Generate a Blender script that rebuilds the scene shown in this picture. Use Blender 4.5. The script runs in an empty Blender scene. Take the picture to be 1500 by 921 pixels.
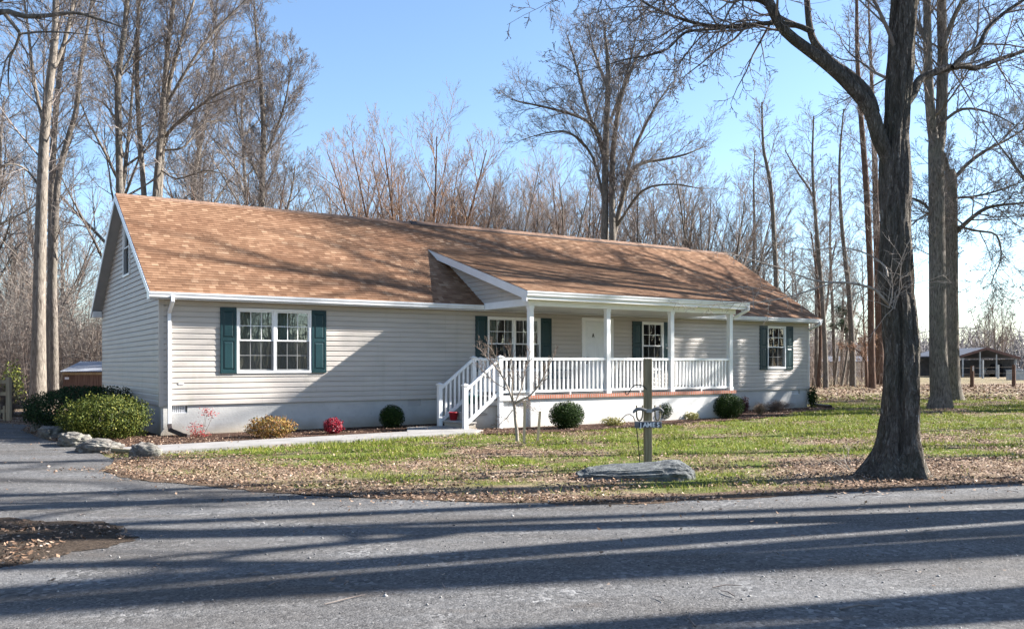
import bpy, math, random
import numpy as np
from mathutils import Vector, Matrix, noise as mnoise

R = math.radians
scene = bpy.context.scene
col = scene.collection
rnd = random.Random(7)
nrng = np.random.default_rng(11)

# ----------------------------------------------------------------- frame of the place
F_PX, CX, CY, ROLL, CAM_H = 1273.64, 750.0, 534.66, -0.0021, 1.60
YAW = 0.578
AX, AY = -7.9687, 19.6766                       # front left corner of the house
DU = (math.cos(YAW), math.sin(YAW)); DW = (math.sin(YAW), -math.cos(YAW))

def P3(px, py, Y):
    """world point seen at a photo position, at depth Y"""
    x, y = px - CX, py - CY
    c, s = math.cos(ROLL), math.sin(ROLL)
    return Vector(((x*c + y*s)/F_PX*Y, Y, CAM_H - (-x*s + y*c)/F_PX*Y))
def gr(px, py):
    """ground point seen at a photo position"""
    q = P3(px, py, 1.0); t = CAM_H/(CAM_H - q.z)
    return Vector((q.x*t, t, 0))
def hw(u, w, z=0.0):
    """house coordinates (along the front, out from the front) to world"""
    return Vector((AX + u*DU[0] + w*DW[0], AY + u*DU[1] + w*DW[1], z))
def to_house(X, Y):
    dx, dy = X - AX, Y - AY
    return dx*DU[0] + dy*DU[1], dx*DW[0] + dy*DW[1]

# ----------------------------------------------------------------- node helpers
def new_mat(name):
    m = bpy.data.materials.new(name); m.use_nodes = True
    nt = m.node_tree; nt.nodes.clear()
    out = nt.nodes.new('ShaderNodeOutputMaterial')
    return m, nt, out
def nd(nt, t, **kw):
    n = nt.nodes.new(t)
    for k, v in kw.items(): setattr(n, k, v)
    return n
def setin(nt, n, name, v):
    if hasattr(v, 'is_output') or isinstance(v, bpy.types.NodeSocket): nt.links.new(v, n.inputs[name])
    else: n.inputs[name].default_value = v
def math_n(nt, op, a, b=0.0, c=None):
    n = nd(nt, 'ShaderNodeMath', operation=op)
    setin(nt, n, 0, a); setin(nt, n, 1, b)
    if c is not None: setin(nt, n, 2, c)
    return n.outputs[0]
def mix(nt, fac, a, b, mode='MIX'):
    n = nd(nt, 'ShaderNodeMix', data_type='RGBA', blend_type=mode)
    setin(nt, n, 0, fac)
    for i, v in ((6, a), (7, b)):
        if isinstance(v, bpy.types.NodeSocket): nt.links.new(v, n.inputs[i])
        else: n.inputs[i].default_value = (*v, 1)
    return n.outputs[2]
def ramp(nt, fac, stops, interp='LINEAR'):
    n = nd(nt, 'ShaderNodeValToRGB'); cr = n.color_ramp; cr.interpolation = interp
    while len(cr.elements) < len(stops): cr.elements.new(0.5)
    for e, (p, c) in zip(cr.elements, stops):
        e.position = p; e.color = (*c, 1) if len(c) == 3 else c
    setin(nt, n, 0, fac)
    return n.outputs[0]
def coords(nt, kind='Object'):
    return nd(nt, 'ShaderNodeTexCoord').outputs[kind]
def mapping(nt, vec, scale=(1, 1, 1), rot=(0, 0, 0)):
    n = nd(nt, 'ShaderNodeMapping'); setin(nt, n, 'Vector', vec)
    n.inputs['Scale'].default_value = scale; n.inputs['Rotation'].default_value = rot
    return n.outputs[0]
def noise_t(nt, vec, scale, detail=4, rough=.55, dist=0.0):
    n = nd(nt, 'ShaderNodeTexNoise'); setin(nt, n, 'Vector', vec)
    n.inputs['Scale'].default_value = scale; n.inputs['Detail'].default_value = detail
    n.inputs['Roughness'].default_value = rough; n.inputs['Distortion'].default_value = dist
    return n.outputs['Fac']
def voro(nt, vec, scale, out='Distance', feature='F1'):
    n = nd(nt, 'ShaderNodeTexVoronoi', feature=feature); setin(nt, n, 'Vector', vec)
    n.inputs['Scale'].default_value = scale
    return n.outputs[out]
def bump(nt, h, strength=.5, dist=.02, normal=None):
    n = nd(nt, 'ShaderNodeBump'); setin(nt, n, 'Height', h)
    n.inputs['Strength'].default_value = strength; n.inputs['Distance'].default_value = dist
    if normal is not None: nt.links.new(normal, n.inputs['Normal'])
    return n.outputs[0]
def bsdf(nt, out, color, rough=.6, normal=None, spec=.3, metal=0.0, trans=None):
    b = nd(nt, 'ShaderNodeBsdfPrincipled')
    if isinstance(color, bpy.types.NodeSocket): nt.links.new(color, b.inputs['Base Color'])
    else: b.inputs['Base Color'].default_value = (*color, 1)
    setin(nt, b, 'Roughness', rough); setin(nt, b, 'Specular IOR Level', spec); setin(nt, b, 'Metallic', metal)
    if normal is not None: nt.links.new(normal, b.inputs['Normal'])
    sh = b.outputs[0]
    if trans:
        t = nd(nt, 'ShaderNodeBsdfTranslucent')
        if isinstance(color, bpy.types.NodeSocket): nt.links.new(color, t.inputs[0])
        else: t.inputs[0].default_value = (*color, 1)
        mx = nd(nt, 'ShaderNodeMixShader'); mx.inputs[0].default_value = trans
        nt.links.new(sh, mx.inputs[1]); nt.links.new(t.outputs[0], mx.inputs[2]); sh = mx.outputs[0]
    nt.links.new(sh, out.inputs[0])
def simple(name, c, rough=.5, var=.12, scale=3.0, bmp=0.0, bscale=60, spec=.3, metal=0.0, dirt=None, dirt_amt=.3):
    m, nt, out = new_mat(name); v = coords(nt)
    n1 = noise_t(nt, v, scale, 5)
    lo = tuple(x*(1-var) for x in c); hi = tuple(min(1, x*(1+var)) for x in c)
    cc = ramp(nt, n1, [(.3, lo), (.7, hi)])
    if dirt:
        n2 = noise_t(nt, v, scale*2.3, 8, .7)
        cc = mix(nt, math_n(nt, 'MULTIPLY', ramp(nt, n2, [(.5, (0, 0, 0)), (.75, (1, 1, 1))]), dirt_amt), cc, dirt)
    nrm = bump(nt, noise_t(nt, v, bscale, 4), bmp, .01) if bmp else None
    bsdf(nt, out, cc, rough, nrm, spec, metal)
    return m
def island(name, stops, rough=.6, spec=.25, trans=None, big=None, big_scale=.6):
    """every leaf / blade takes its own colour from the ramp"""
    m, nt, out = new_mat(name)
    g = nd(nt, 'ShaderNodeNewGeometry')
    cc = ramp(nt, g.outputs['Random Per Island'], stops)
    if big:
        n = noise_t(nt, coords(nt), big_scale, 4)
        cc = mix(nt, ramp(nt, n, [(.4, (0, 0, 0)), (.65, (1, 1, 1))]), cc, big, 'MULTIPLY')
    bsdf(nt, out, cc, rough, None, spec, 0, trans)
    return m

# ----------------------------------------------------------------- mesh helpers
def tag(o, label=None, cat=None, group=None, kind=None):
    if label: o['label'] = label
    if cat: o['category'] = cat
    if group: o['group'] = group
    if kind: o['kind'] = kind
    return o
def empty(name, loc=(0, 0, 0), rz=0, label=None, cat=None, group=None):
    o = bpy.data.objects.new(name, None); col.objects.link(o)
    o.location = loc; o.rotation_euler = (0, 0, rz); o.empty_display_size = .2
    return tag(o, label, cat, group)
def link_mesh(name, me, m, parent=None, loc=None):
    o = bpy.data.objects.new(name, me); col.objects.link(o)
    for mm in (m if isinstance(m, (list, tuple)) else [m]): me.materials.append(mm)
    if parent: o.parent = parent
    if loc is not None: o.location = loc
    return o
def np_mesh(name, V, Fq, smooth=False):
    """V (n,3), Fq (m,k) all faces with k corners"""
    me = bpy.data.meshes.new(name); V = np.asarray(V, np.float32); Fq = np.asarray(Fq, np.int32)
    k = Fq.shape[1]; m = len(Fq)
    me.vertices.add(len(V)); me.vertices.foreach_set('co', V.ravel())
    me.loops.add(m*k); me.loops.foreach_set('vertex_index', Fq.ravel())
    me.polygons.add(m)
    me.polygons.foreach_set('loop_start', np.arange(0, m*k, k, dtype=np.int32))
    me.polygons.foreach_set('loop_total', np.full(m, k, np.int32))
    if smooth: me.polygons.foreach_set('use_smooth', np.ones(m, bool))
    me.update(calc_edges=True)
    return me
class MB:
    def __init__(s): s.v = []; s.f = []; s.mi = []; s.cur = 0; s.smooth = set()
    def add(s, vs, fs, smooth=False):
        b = len(s.v); s.v += [tuple(v) for v in vs]
        for f in fs:
            if smooth: s.smooth.add(len(s.f))
            s.f.append([b+i for i in f]); s.mi.append(s.cur)
        return s
    def box(s, x0, x1, y0, y1, z0, z1, M=None):
        vs = [(x, y, z) for z in (z0, z1) for y in (y0, y1) for x in (x0, x1)]
        if M: vs = [M @ Vector(v) for v in vs]
        return s.add(vs, [(0, 2, 3, 1), (4, 5, 7, 6), (0, 1, 5, 4), (2, 6, 7, 3), (0, 4, 6, 2), (1, 3, 7, 5)])
    def hb(s, u0, u1, v0, v1, w0, w1):          # box in house coordinates
        return s.box(u0, u1, -w1, -w0, v0, v1)
    def bar(s, a, b, wx, wz, up=(0, 0, 1)):     # rectangular bar from a to b
        a, b = Vector(a), Vector(b); d = (b-a).normalized(); sx = d.cross(Vector(up)).normalized(); sz = sx.cross(d)
        vs = [p + sx*(i*wx/2) + sz*(j*wz/2) for p in (a, b) for i, j in ((-1, -1), (1, -1), (1, 1), (-1, 1))]
        return s.add(vs, [(3, 2, 1, 0), (4, 5, 6, 7), (0, 1, 5, 4), (1, 2, 6, 5), (2, 3, 7, 6), (3, 0, 4, 7)])
    def prism(s, poly, d):                      # closed polygon extruded by d
        n = len(poly); d = Vector(d); vs = [Vector(p) for p in poly]; vs += [p + d for p in vs]
        return s.add(vs, [list(range(n))[::-1], list(range(n, 2*n))] + [(i, (i+1) % n, n+(i+1) % n, n+i) for i in range(n)])
    def tube(s, pts, rad, n=8, cap=True):
        pts = [Vector(p) for p in pts]; rad = rad if isinstance(rad, (list, tuple)) else [rad]*len(pts)
        vs = []; d0 = (pts[1]-pts[0]).normalized(); ref = Vector((0, 0, 1)) if abs(d0.z) < .9 else Vector((1, 0, 0))
        nrm = None
        for i, p in enumerate(pts):
            t = (pts[min(i+1, len(pts)-1)] - pts[max(i-1, 0)]).normalized()
            if nrm is None: nrm = t.cross(ref).normalized()
            nrm = (nrm - t*nrm.dot(t)).normalized(); bn = t.cross(nrm)
            vs += [p + (nrm*math.cos(2*math.pi*k/n) + bn*math.sin(2*math.pi*k/n))*rad[i] for k in range(n)]
        fs = [(i*n+k, i*n+(k+1) % n, (i+1)*n+(k+1) % n, (i+1)*n+k) for i in range(len(pts)-1) for k in range(n)]
        s.add(vs, fs, True)
        if cap:
            L = (len(pts)-1)*n
            s.add(vs[:n], [list(range(n))[::-1]]); s.add(vs[L:L+n], [list(range(n))])
        return s
    def build(s, name, m, parent=None, loc=None, bevel=0.0):
        me = bpy.data.meshes.new(name); me.from_pydata(s.v, [], s.f)
        o = link_mesh(name, me, m, parent, loc)
        if any(s.mi): me.polygons.foreach_set('material_index', s.mi)
        if s.smooth:
            sm = [i in s.smooth for i in range(len(s.f))]; me.polygons.foreach_set('use_smooth', sm)
        me.update()
        if bevel:
            b = o.modifiers.new('edge', 'BEVEL'); b.width = bevel; b.segments = 2; b.limit_method = 'ANGLE'
        return o
def tubes_mesh(name, polys, sides):
    """many tapered tubes in ONE mesh (the branches of one tree)"""
    groups = {}
    for pts, rad in polys: groups.setdefault(len(pts), []).append((pts, rad))
    V = []; Fs = []; base = 0
    for n, lst in groups.items():
        P = np.array([[tuple(p) for p in pts] for pts, _ in lst], np.float64); Rr = np.array([r for _, r in lst])
        T = np.empty_like(P); T[:, 1:-1] = P[:, 2:] - P[:, :-2] if n > 2 else 0
        T[:, 0] = P[:, 1] - P[:, 0]; T[:, -1] = P[:, -1] - P[:, -2]
        T /= np.linalg.norm(T, axis=2, keepdims=True) + 1e-9
        D = P[:, -1] - P[:, 0]; D /= np.linalg.norm(D, axis=1, keepdims=True) + 1e-9
        ref = np.where(np.abs(D[:, 2:3]) < .8, np.array([[0, 0, 1.]]), np.array([[1., 0, 0]]))
        N = np.cross(T, ref[:, None, :]); N /= np.linalg.norm(N, axis=2, keepdims=True) + 1e-9
        B = np.cross(T, N); a = np.arange(sides)*2*np.pi/sides
        ring = P[:, :, None, :] + Rr[:, :, None, None]*(np.cos(a)[None, None, :, None]*N[:, :, None, :] + np.sin(a)[None, None, :, None]*B[:, :, None, :])
        V.append(ring.reshape(-1, 3)); m = len(lst)
        idx = np.arange(m*n*sides).reshape(m, n, sides) + base
        q = np.stack([idx[:, :-1, :], np.roll(idx[:, :-1, :], -1, 2), np.roll(idx[:, 1:, :], -1, 2), idx[:, 1:, :]], -1)
        Fs.append(q.reshape(-1, 4)); base += m*n*sides
    return np_mesh(name, np.concatenate(V), np.concatenate(Fs), True)

# ----------------------------------------------------------------- value noise for scattering
_lat = nrng.random((256, 256))
def vnoise(x, y):
    xi = np.floor(x).astype(int); yi = np.floor(y).astype(int); fx = x-xi; fy = y-yi
    fx = fx*fx*(3-2*fx); fy = fy*fy*(3-2*fy); g = lambda a, b: _lat[a & 255, b & 255]
    return (g(xi, yi)*(1-fx)+g(xi+1, yi)*fx)*(1-fy) + (g(xi, yi+1)*(1-fx)+g(xi+1, yi+1)*fx)*fy
def fbm(x, y, o=4):
    s = 0; a = .5; t = 0
    for i in range(o): s = s + a*vnoise(x*2**i+17*i, y*2**i+31*i); t += a; a *= .55
    return s/t
def sstep(a, b, x):
    t = np.clip((x-a)/(b-a), 0, 1); return t*t*(3-2*t)
def in_poly(px, py, poly):
    poly = np.asarray(poly); inside = np.zeros(px.shape, bool); n = len(poly)
    for i in range(n):
        x0, y0 = poly[i]; x1, y1 = poly[(i+1) % n]
        c = ((y0 > py) != (y1 > py)) & (px < (x1-x0)*(py-y0)/((y1-y0) + 1e-12) + x0)
        inside ^= c
    return inside

# ----------------------------------------------------------------- materials
def mat_siding():
    m, nt, out = new_mat('vinyl_siding'); v = coords(nt)
    n1 = noise_t(nt, mapping(nt, v, (.5, .5, 3)), 1.6, 5)
    c = ramp(nt, n1, [(.3, (.445, .405, .362)), (.7, (.52, .475, .425))])
    st = ramp(nt, noise_t(nt, mapping(nt, v, (2.2, 2.2, .35)), 1.1, 5, .6), [(.56, (0, 0, 0)), (.74, (1, 1, 1))])
    c = mix(nt, math_n(nt, 'MULTIPLY', st, .28), c, (.30, .30, .225))
    sp = nd(nt, 'ShaderNodeSeparateXYZ'); nt.links.new(v, sp.inputs[0])
    cb = nd(nt, 'ShaderNodeCombineXYZ'); nt.links.new(math_n(nt, 'ADD', sp.outputs[0], sp.outputs[1]), cb.inputs[0]); nt.links.new(math_n(nt, 'SUBTRACT', sp.outputs[2], .703), cb.inputs[1])
    br = nd(nt, 'ShaderNodeTexBrick', offset=.37, offset_frequency=3); setin(nt, br, 'Vector', cb.outputs[0]); br.inputs['Scale'].default_value = 1; br.inputs['Brick Width'].default_value = 3.66; br.inputs['Row Height'].default_value = .254; br.inputs['Mortar Size'].default_value = .004
    br.inputs['Color1'].default_value = (1, 1, 1, 1); br.inputs['Color2'].default_value = (.93, .93, .93, 1); br.inputs['Mortar'].default_value = (.7, .7, .7, 1)
    c = mix(nt, .8, c, br.outputs['Color'], 'MULTIPLY')
    wv = noise_t(nt, mapping(nt, v, (1.2, 1.2, .6)), 1.5, 2)
    bsdf(nt, out, c, .48, bump(nt, wv, .5, .02, bump(nt, noise_t(nt, mapping(nt, v, (3, 3, 30)), 12, 3), .12, .004)), .35)
    return m
def mat_shingle(y0, k, name, stops, seed):
    m, nt, out = new_mat(name); v = coords(nt)
    sp = nd(nt, 'ShaderNodeSeparateXYZ'); nt.links.new(v, sp.inputs[0])
    s = math_n(nt, 'MULTIPLY', math_n(nt, 'SUBTRACT', sp.outputs[1], y0), k/.127)
    row = math_n(nt, 'FLOOR', s)
    wn = nd(nt, 'ShaderNodeTexWhiteNoise', noise_dimensions='1D'); nt.links.new(math_n(nt, 'ADD', row, seed), wn.inputs['W'])
    cx = math_n(nt, 'ADD', math_n(nt, 'DIVIDE', sp.outputs[0], .15), math_n(nt, 'MULTIPLY', wn.outputs[0], 9.0))
    colm = math_n(nt, 'FLOOR', cx)
    cb = nd(nt, 'ShaderNodeCombineXYZ'); nt.links.new(colm, cb.inputs[0]); nt.links.new(row, cb.inputs[1]); cb.inputs[2].default_value = seed
    w2 = nd(nt, 'ShaderNodeTexWhiteNoise', noise_dimensions='3D'); nt.links.new(cb.outputs[0], w2.inputs[0])
    c = ramp(nt, w2.outputs[0], stops)
    big = noise_t(nt, mapping(nt, v, (.5, 1, 1)), .9, 6, .62)
    c = mix(nt, ramp(nt, big, [(.35, (1, 1, 1)), (.7, (0, 0, 0))]), c, (.80, .74, .72), 'MULTIPLY')
    fine = noise_t(nt, v, 160, 2)
    c = mix(nt, .35, c, ramp(nt, fine, [(.3, (.35, .35, .35)), (.7, (1, 1, 1))]), 'MULTIPLY')
    fr = math_n(nt, 'FRACT', s); edge = math_n(nt, 'LESS_THAN', fr, .10)  # row-step shading painted as a dark line along each lower edge
    fx = math_n(nt, 'FRACT', cx); slot = math_n(nt, 'LESS_THAN', fx, .05)
    dk = math_n(nt, 'MAXIMUM', math_n(nt, 'MULTIPLY', edge, .18), math_n(nt, 'MULTIPLY', slot, .2))
    c = mix(nt, dk, c, (.10, .075, .06))
    h = math_n(nt, 'ADD', math_n(nt, 'MULTIPLY', w2.outputs[0], .6), math_n(nt, 'MULTIPLY', fine, .4))
    bsdf(nt, out, c, .9, bump(nt, h, .5, .008), .15)
    return m
def mat_bark(name, dark, light, sx=1.0, moss=None, bscale=14.0, bstr=.8, bdist=.03):
    m, nt, out = new_mat(name); v = coords(nt)
    vv = mapping(nt, v, (sx, sx, sx*.22))
    n1 = noise_t(nt, vv, bscale, 6, .65, .6)
    c = ramp(nt, n1, [(.32, dark), (.52, tuple((a+b)/2 for a, b in zip(dark, light))), (.7, light)])
    n2 = noise_t(nt, v, 1.7, 5, .6)
    c = mix(nt, math_n(nt, 'MULTIPLY', ramp(nt, n2, [(.45, (0, 0, 0)), (.7, (1, 1, 1))]), .5), c, moss or tuple(x*.6 for x in light))
    bsdf(nt, out, c, .9, bump(nt, n1, bstr, bdist), .15)
    return m
def mat_furrowed():
    m, nt, out = new_mat('furrowed_bark'); v = coords(nt)
    wob = nd(nt, 'ShaderNodeTexNoise'); setin(nt, wob, 'Vector', v); wob.inputs['Scale'].default_value = 5; wob.inputs['Detail'].default_value = 3
    add = nd(nt, 'ShaderNodeVectorMath', operation='ADD'); sc = nd(nt, 'ShaderNodeVectorMath', operation='SCALE'); nt.links.new(wob.outputs['Color'], sc.inputs[0]); sc.inputs['Scale'].default_value = .10
    nt.links.new(v, add.inputs[0]); nt.links.new(sc.outputs[0], add.inputs[1])
    vv = mapping(nt, add.outputs[0], (1, 1, .20))
    e = nd(nt, 'ShaderNodeTexVoronoi', feature='DISTANCE_TO_EDGE'); setin(nt, e, 'Vector', vv); e.inputs['Scale'].default_value = 30
    rdg = noise_t(nt, mapping(nt, add.outputs[0], (1, 1, .13)), 19, 6, .7, .8)
    plate = math_n(nt, 'MULTIPLY', ramp(nt, e.outputs['Distance'], [(.0, (.45, .45, .45)), (.2, (1, 1, 1))]), ramp(nt, rdg, [(.36, (0, 0, 0)), (.58, (1, 1, 1))]))
    fine = noise_t(nt, mapping(nt, v, (1, 1, .35)), 42, 5, .7)
    tone = noise_t(nt, v, 1.6, 5, .6)
    c = ramp(nt, fine, [(.3, (.15, .128, .108)), (.55, (.27, .24, .21)), (.75, (.44, .415, .38))])
    c = mix(nt, plate, (.062, .051, .042), c)
    c = mix(nt, math_n(nt, 'MULTIPLY', ramp(nt, tone, [(.45, (0, 0, 0)), (.68, (1, 1, 1))]), .45), c, (.10, .105, .07))
    h = math_n(nt, 'ADD', plate, math_n(nt, 'MULTIPLY', fine, .5))
    bsdf(nt, out, c, .92, bump(nt, h, 1.0, .045), .12)
    return m
def mat_gravel():
    m, nt, out = new_mat('gravel_road'); v = coords(nt)
    cell = nd(nt, 'ShaderNodeTexVoronoi'); setin(nt, cell, 'Vector', v); cell.inputs['Scale'].default_value = 62
    cell2 = nd(nt, 'ShaderNodeTexVoronoi'); setin(nt, cell2, 'Vector', v); cell2.inputs['Scale'].default_value = 28
    g1 = ramp(nt, cell.outputs['Color'], [(.0, (.046, .046, .047)), (.45, (.122, .121, .121)), (.8, (.172, .170, .168)), (1, (.32, .318, .315))])
    g2 = ramp(nt, cell2.outputs['Color'], [(.0, (.058, .058, .059)), (.6, (.15, .149, .148)), (1, (.31, .308, .305))])
    pick = ramp(nt, noise_t(nt, v, 1.3, 5, .6), [(.45, (0, 0, 0)), (.62, (1, 1, 1))])
    c = mix(nt, pick, g1, g2)
    tr = noise_t(nt, mapping(nt, v, (.18, .8, 1), (0, 0, -.12)), 1.6, 6, .6)
    c = mix(nt, ramp(nt, tr, [(.38, (0, 0, 0)), (.62, (1, 1, 1))]), c, (.68, .64, .60), 'MULTIPLY')
    lt = noise_t(nt, mapping(nt, v, (.12, .55, 1), (0, 0, -.2)), 2.1, 5, .6)
    c = mix(nt, math_n(nt, 'MULTIPLY', ramp(nt, lt, [(.5, (0, 0, 0)), (.7, (1, 1, 1))]), .4), c, (.165, .158, .15))
    br = noise_t(nt, mapping(nt, v, (.35, 1, 1)), 1.1, 7, .7)
    c = mix(nt, math_n(nt, 'MULTIPLY', ramp(nt, br, [(.58, (0, 0, 0)), (.74, (1, 1, 1))]), .55), c, (.12, .09, .068))
    h = math_n(nt, 'ADD', math_n(nt, 'MULTIPLY', cell.outputs['Distance'], -1.0), math_n(nt, 'MULTIPLY', math_n(nt, 'MULTIPLY', cell2.outputs['Distance'], -1.4), pick))
    nb = bump(nt, noise_t(nt, v, 2.2, 4), .35, .06)
    fg = noise_t(nt, v, 150, 3, .7)
    bsdf(nt, out, mix(nt, .5, c, ramp(nt, fg, [(.3, (.55, .55, .56)), (.7, (1.25, 1.24, 1.22))]), 'MULTIPLY'), .88, bump(nt, math_n(nt, 'ADD', h, math_n(nt, 'MULTIPLY', fg, 1.2)), .5, .010, nb), .2)
    return m
def mat_ground():
    m, nt, out = new_mat('lawn_ground'); v = coords(nt)
    at = nd(nt, 'ShaderNodeAttribute', attribute_name='grassy')
    n1 = noise_t(nt, v, 26, 5, .7); n2 = noise_t(nt, v, 1.2, 5, .6); n3 = noise_t(nt, v, 70, 3, .6)
    lit = ramp(nt, n1, [(.3, (.075, .050, .034)), (.5, (.18, .125, .085)), (.7, (.33, .24, .17))])
    lit = mix(nt, .5, lit, ramp(nt, n3, [(.3, (.3, .3, .3)), (.7, (1.0, 1.0, 1.0))]), 'MULTIPLY')
    gre = ramp(nt, n1, [(.3, (.045, .065, .014)), (.55, (.125, .165, .03)), (.75, (.24, .27, .06))])
    far = mix(nt, ramp(nt, n2, [(.4, (0, 0, 0)), (.6, (1, 1, 1))]), lit, (.33, .25, .175))
    c = mix(nt, at.outputs['Fac'], far, gre)
    bsdf(nt, out, c, .95, bump(nt, math_n(nt, 'ADD', n1, n3), .7, .04), .1)
    return m
def mat_mulch(name, a, b, c3):
    m, nt, out = new_mat(name); v = coords(nt)
    n1 = noise_t(nt, v, 34, 5, .7); n2 = noise_t(nt, v, 2.5, 4)
    c = ramp(nt, n1, [(.3, a), (.52, b), (.72, c3)])
    c = mix(nt, math_n(nt, 'MULTIPLY', n2, .5), c, tuple(x*.5 for x in b))
    bsdf(nt, out, c, .95, bump(nt, n1, 1.0, .05), .1)
    return m
def mat_foundation(name, c0, c1, stain):
    m, nt, out = new_mat(name); v = coords(nt)
    n1 = noise_t(nt, v, 1.5, 7, .65)
    c = ramp(nt, n1, [(.3, c0), (.7, c1)])
    sp = nd(nt, 'ShaderNodeSeparateXYZ'); nt.links.new(v, sp.inputs[0])
    low = ramp(nt, math_n(nt, 'ADD', sp.outputs[2], math_n(nt, 'MULTIPLY', n1, .35)), [(.15, (1, 1, 1)), (.48, (0, 0, 0))])
    c = mix(nt, math_n(nt, 'MULTIPLY', low, .75), c, stain)
    sp2 = ramp(nt, noise_t(nt, v, 9, 6, .7), [(.6, (0, 0, 0)), (.72, (1, 1, 1))])
    c = mix(nt, math_n(nt, 'MULTIPLY', sp2, .5), c, tuple(x*.6 for x in c0))
    # faint block courses under the skim coat
    br = nd(nt, 'ShaderNodeTexBrick'); setin(nt, br, 'Vector', mapping(nt, v, (1, 1, 1), (R(90), 0, 0)))
    br.inputs['Scale'].default_value = 1; br.inputs['Brick Width'].default_value = .4; br.inputs['Row Height'].default_value = .2
    br.inputs['Mortar Size'].default_value = .006
    h = math_n(nt, 'ADD', math_n(nt, 'MULTIPLY', br.outputs['Fac'], -.3), noise_t(nt, v, 28, 5))
    bsdf(nt, out, c, .9, bump(nt, h, .35, .012), .2)
    return m
def mat_brick():
    m, nt, out = new_mat('rowlock_brick'); v = coords(nt)
    br = nd(nt, 'ShaderNodeTexBrick', offset=0.0); setin(nt, br, 'Vector', v)
    br.inputs['Color1'].default_value = (.36, .115, .065, 1); br.inputs['Color2'].default_value = (.50, .20, .13, 1); br.inputs['Mortar'].default_value = (.40, .36, .32, 1)
    br.inputs['Scale'].default_value = 1; br.inputs['Brick Width'].default_value = .075; br.inputs['Row Height'].default_value = 4.0; br.inputs['Mortar Size'].default_value = .011
    c = mix(nt, .4, br.outputs['Color'], ramp(nt, noise_t(nt, v, 22, 4), [(.3, (.5, .5, .5)), (.7, (1, 1, 1))]), 'MULTIPLY')
    bsdf(nt, out, c, .85, bump(nt, math_n(nt, 'MULTIPLY', br.outputs['Fac'], -1.0), .6, .008), .2)
    return m
def mat_glass():
    m, nt, out = new_mat('window_glass')
    lw = nd(nt, 'ShaderNodeFresnel'); lw.inputs[0].default_value = 1.5
    n = noise_t(nt, coords(nt), 1.4, 2); b = bump(nt, n, .05, .02)
    gl = nd(nt, 'ShaderNodeBsdfGlossy'); gl.inputs['Roughness'].default_value = .01; nt.links.new(b, gl.inputs['Normal'])
    tr = nd(nt, 'ShaderNodeBsdfTransparent'); tr.inputs[0].default_value = (.82, .87, .85, 1)
    mx = nd(nt, 'ShaderNodeMixShader'); nt.links.new(math_n(nt, 'ADD', math_n(nt, 'MULTIPLY', lw.outputs[0], .95), .075), mx.inputs[0])
    nt.links.new(tr.outputs[0], mx.inputs[1]); nt.links.new(gl.outputs[0], mx.inputs[2]); nt.links.new(mx.outputs[0], out.inputs[0])
    return m
def mat_screen():
    m, nt, out = new_mat('insect_screen')
    d = nd(nt, 'ShaderNodeBsdfDiffuse'); d.inputs[0].default_value = (.035, .038, .04, 1); t = nd(nt, 'ShaderNodeBsdfTransparent'); mx = nd(nt, 'ShaderNodeMixShader'); mx.inputs[0].default_value = .5
    nt.links.new(t.outputs[0], mx.inputs[1]); nt.links.new(d.outputs[0], mx.inputs[2]); nt.links.new(mx.outputs[0], out.inputs[0]); return m
def mat_rock(name, a, b, lich):
    m, nt, out = new_mat(name); v = coords(nt)
    n1 = noise_t(nt, mapping(nt, v, (1, 1.2, 1.9), (.25, .1, .2)), 5.5, 9, .68, .5)
    c = ramp(nt, n1, [(.32, a), (.55, b), (.72, tuple(min(1, x*1.7) for x in b))])
    l = ramp(nt, noise_t(nt, v, 6, 6, .7), [(.52, (0, 0, 0)), (.66, (1, 1, 1))])
    c = mix(nt, math_n(nt, 'MULTIPLY', l, .5), c, lich)
    bsdf(nt, out, c, .9, bump(nt, n1, 1.0, .07), .2)
    return m
def mat_wood(name, a, b, axis=2, sc=18):
    m, nt, out = new_mat(name); v = coords(nt)
    s = [1, 1, 1]; s[axis] = .07
    n1 = noise_t(nt, mapping(nt, v, tuple(s)), sc, 6, .65, .4)
    bsdf(nt, out, ramp(nt, n1, [(.3, a), (.7, b)]), .85, bump(nt, n1, .5, .01), .2)
    return m

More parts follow.
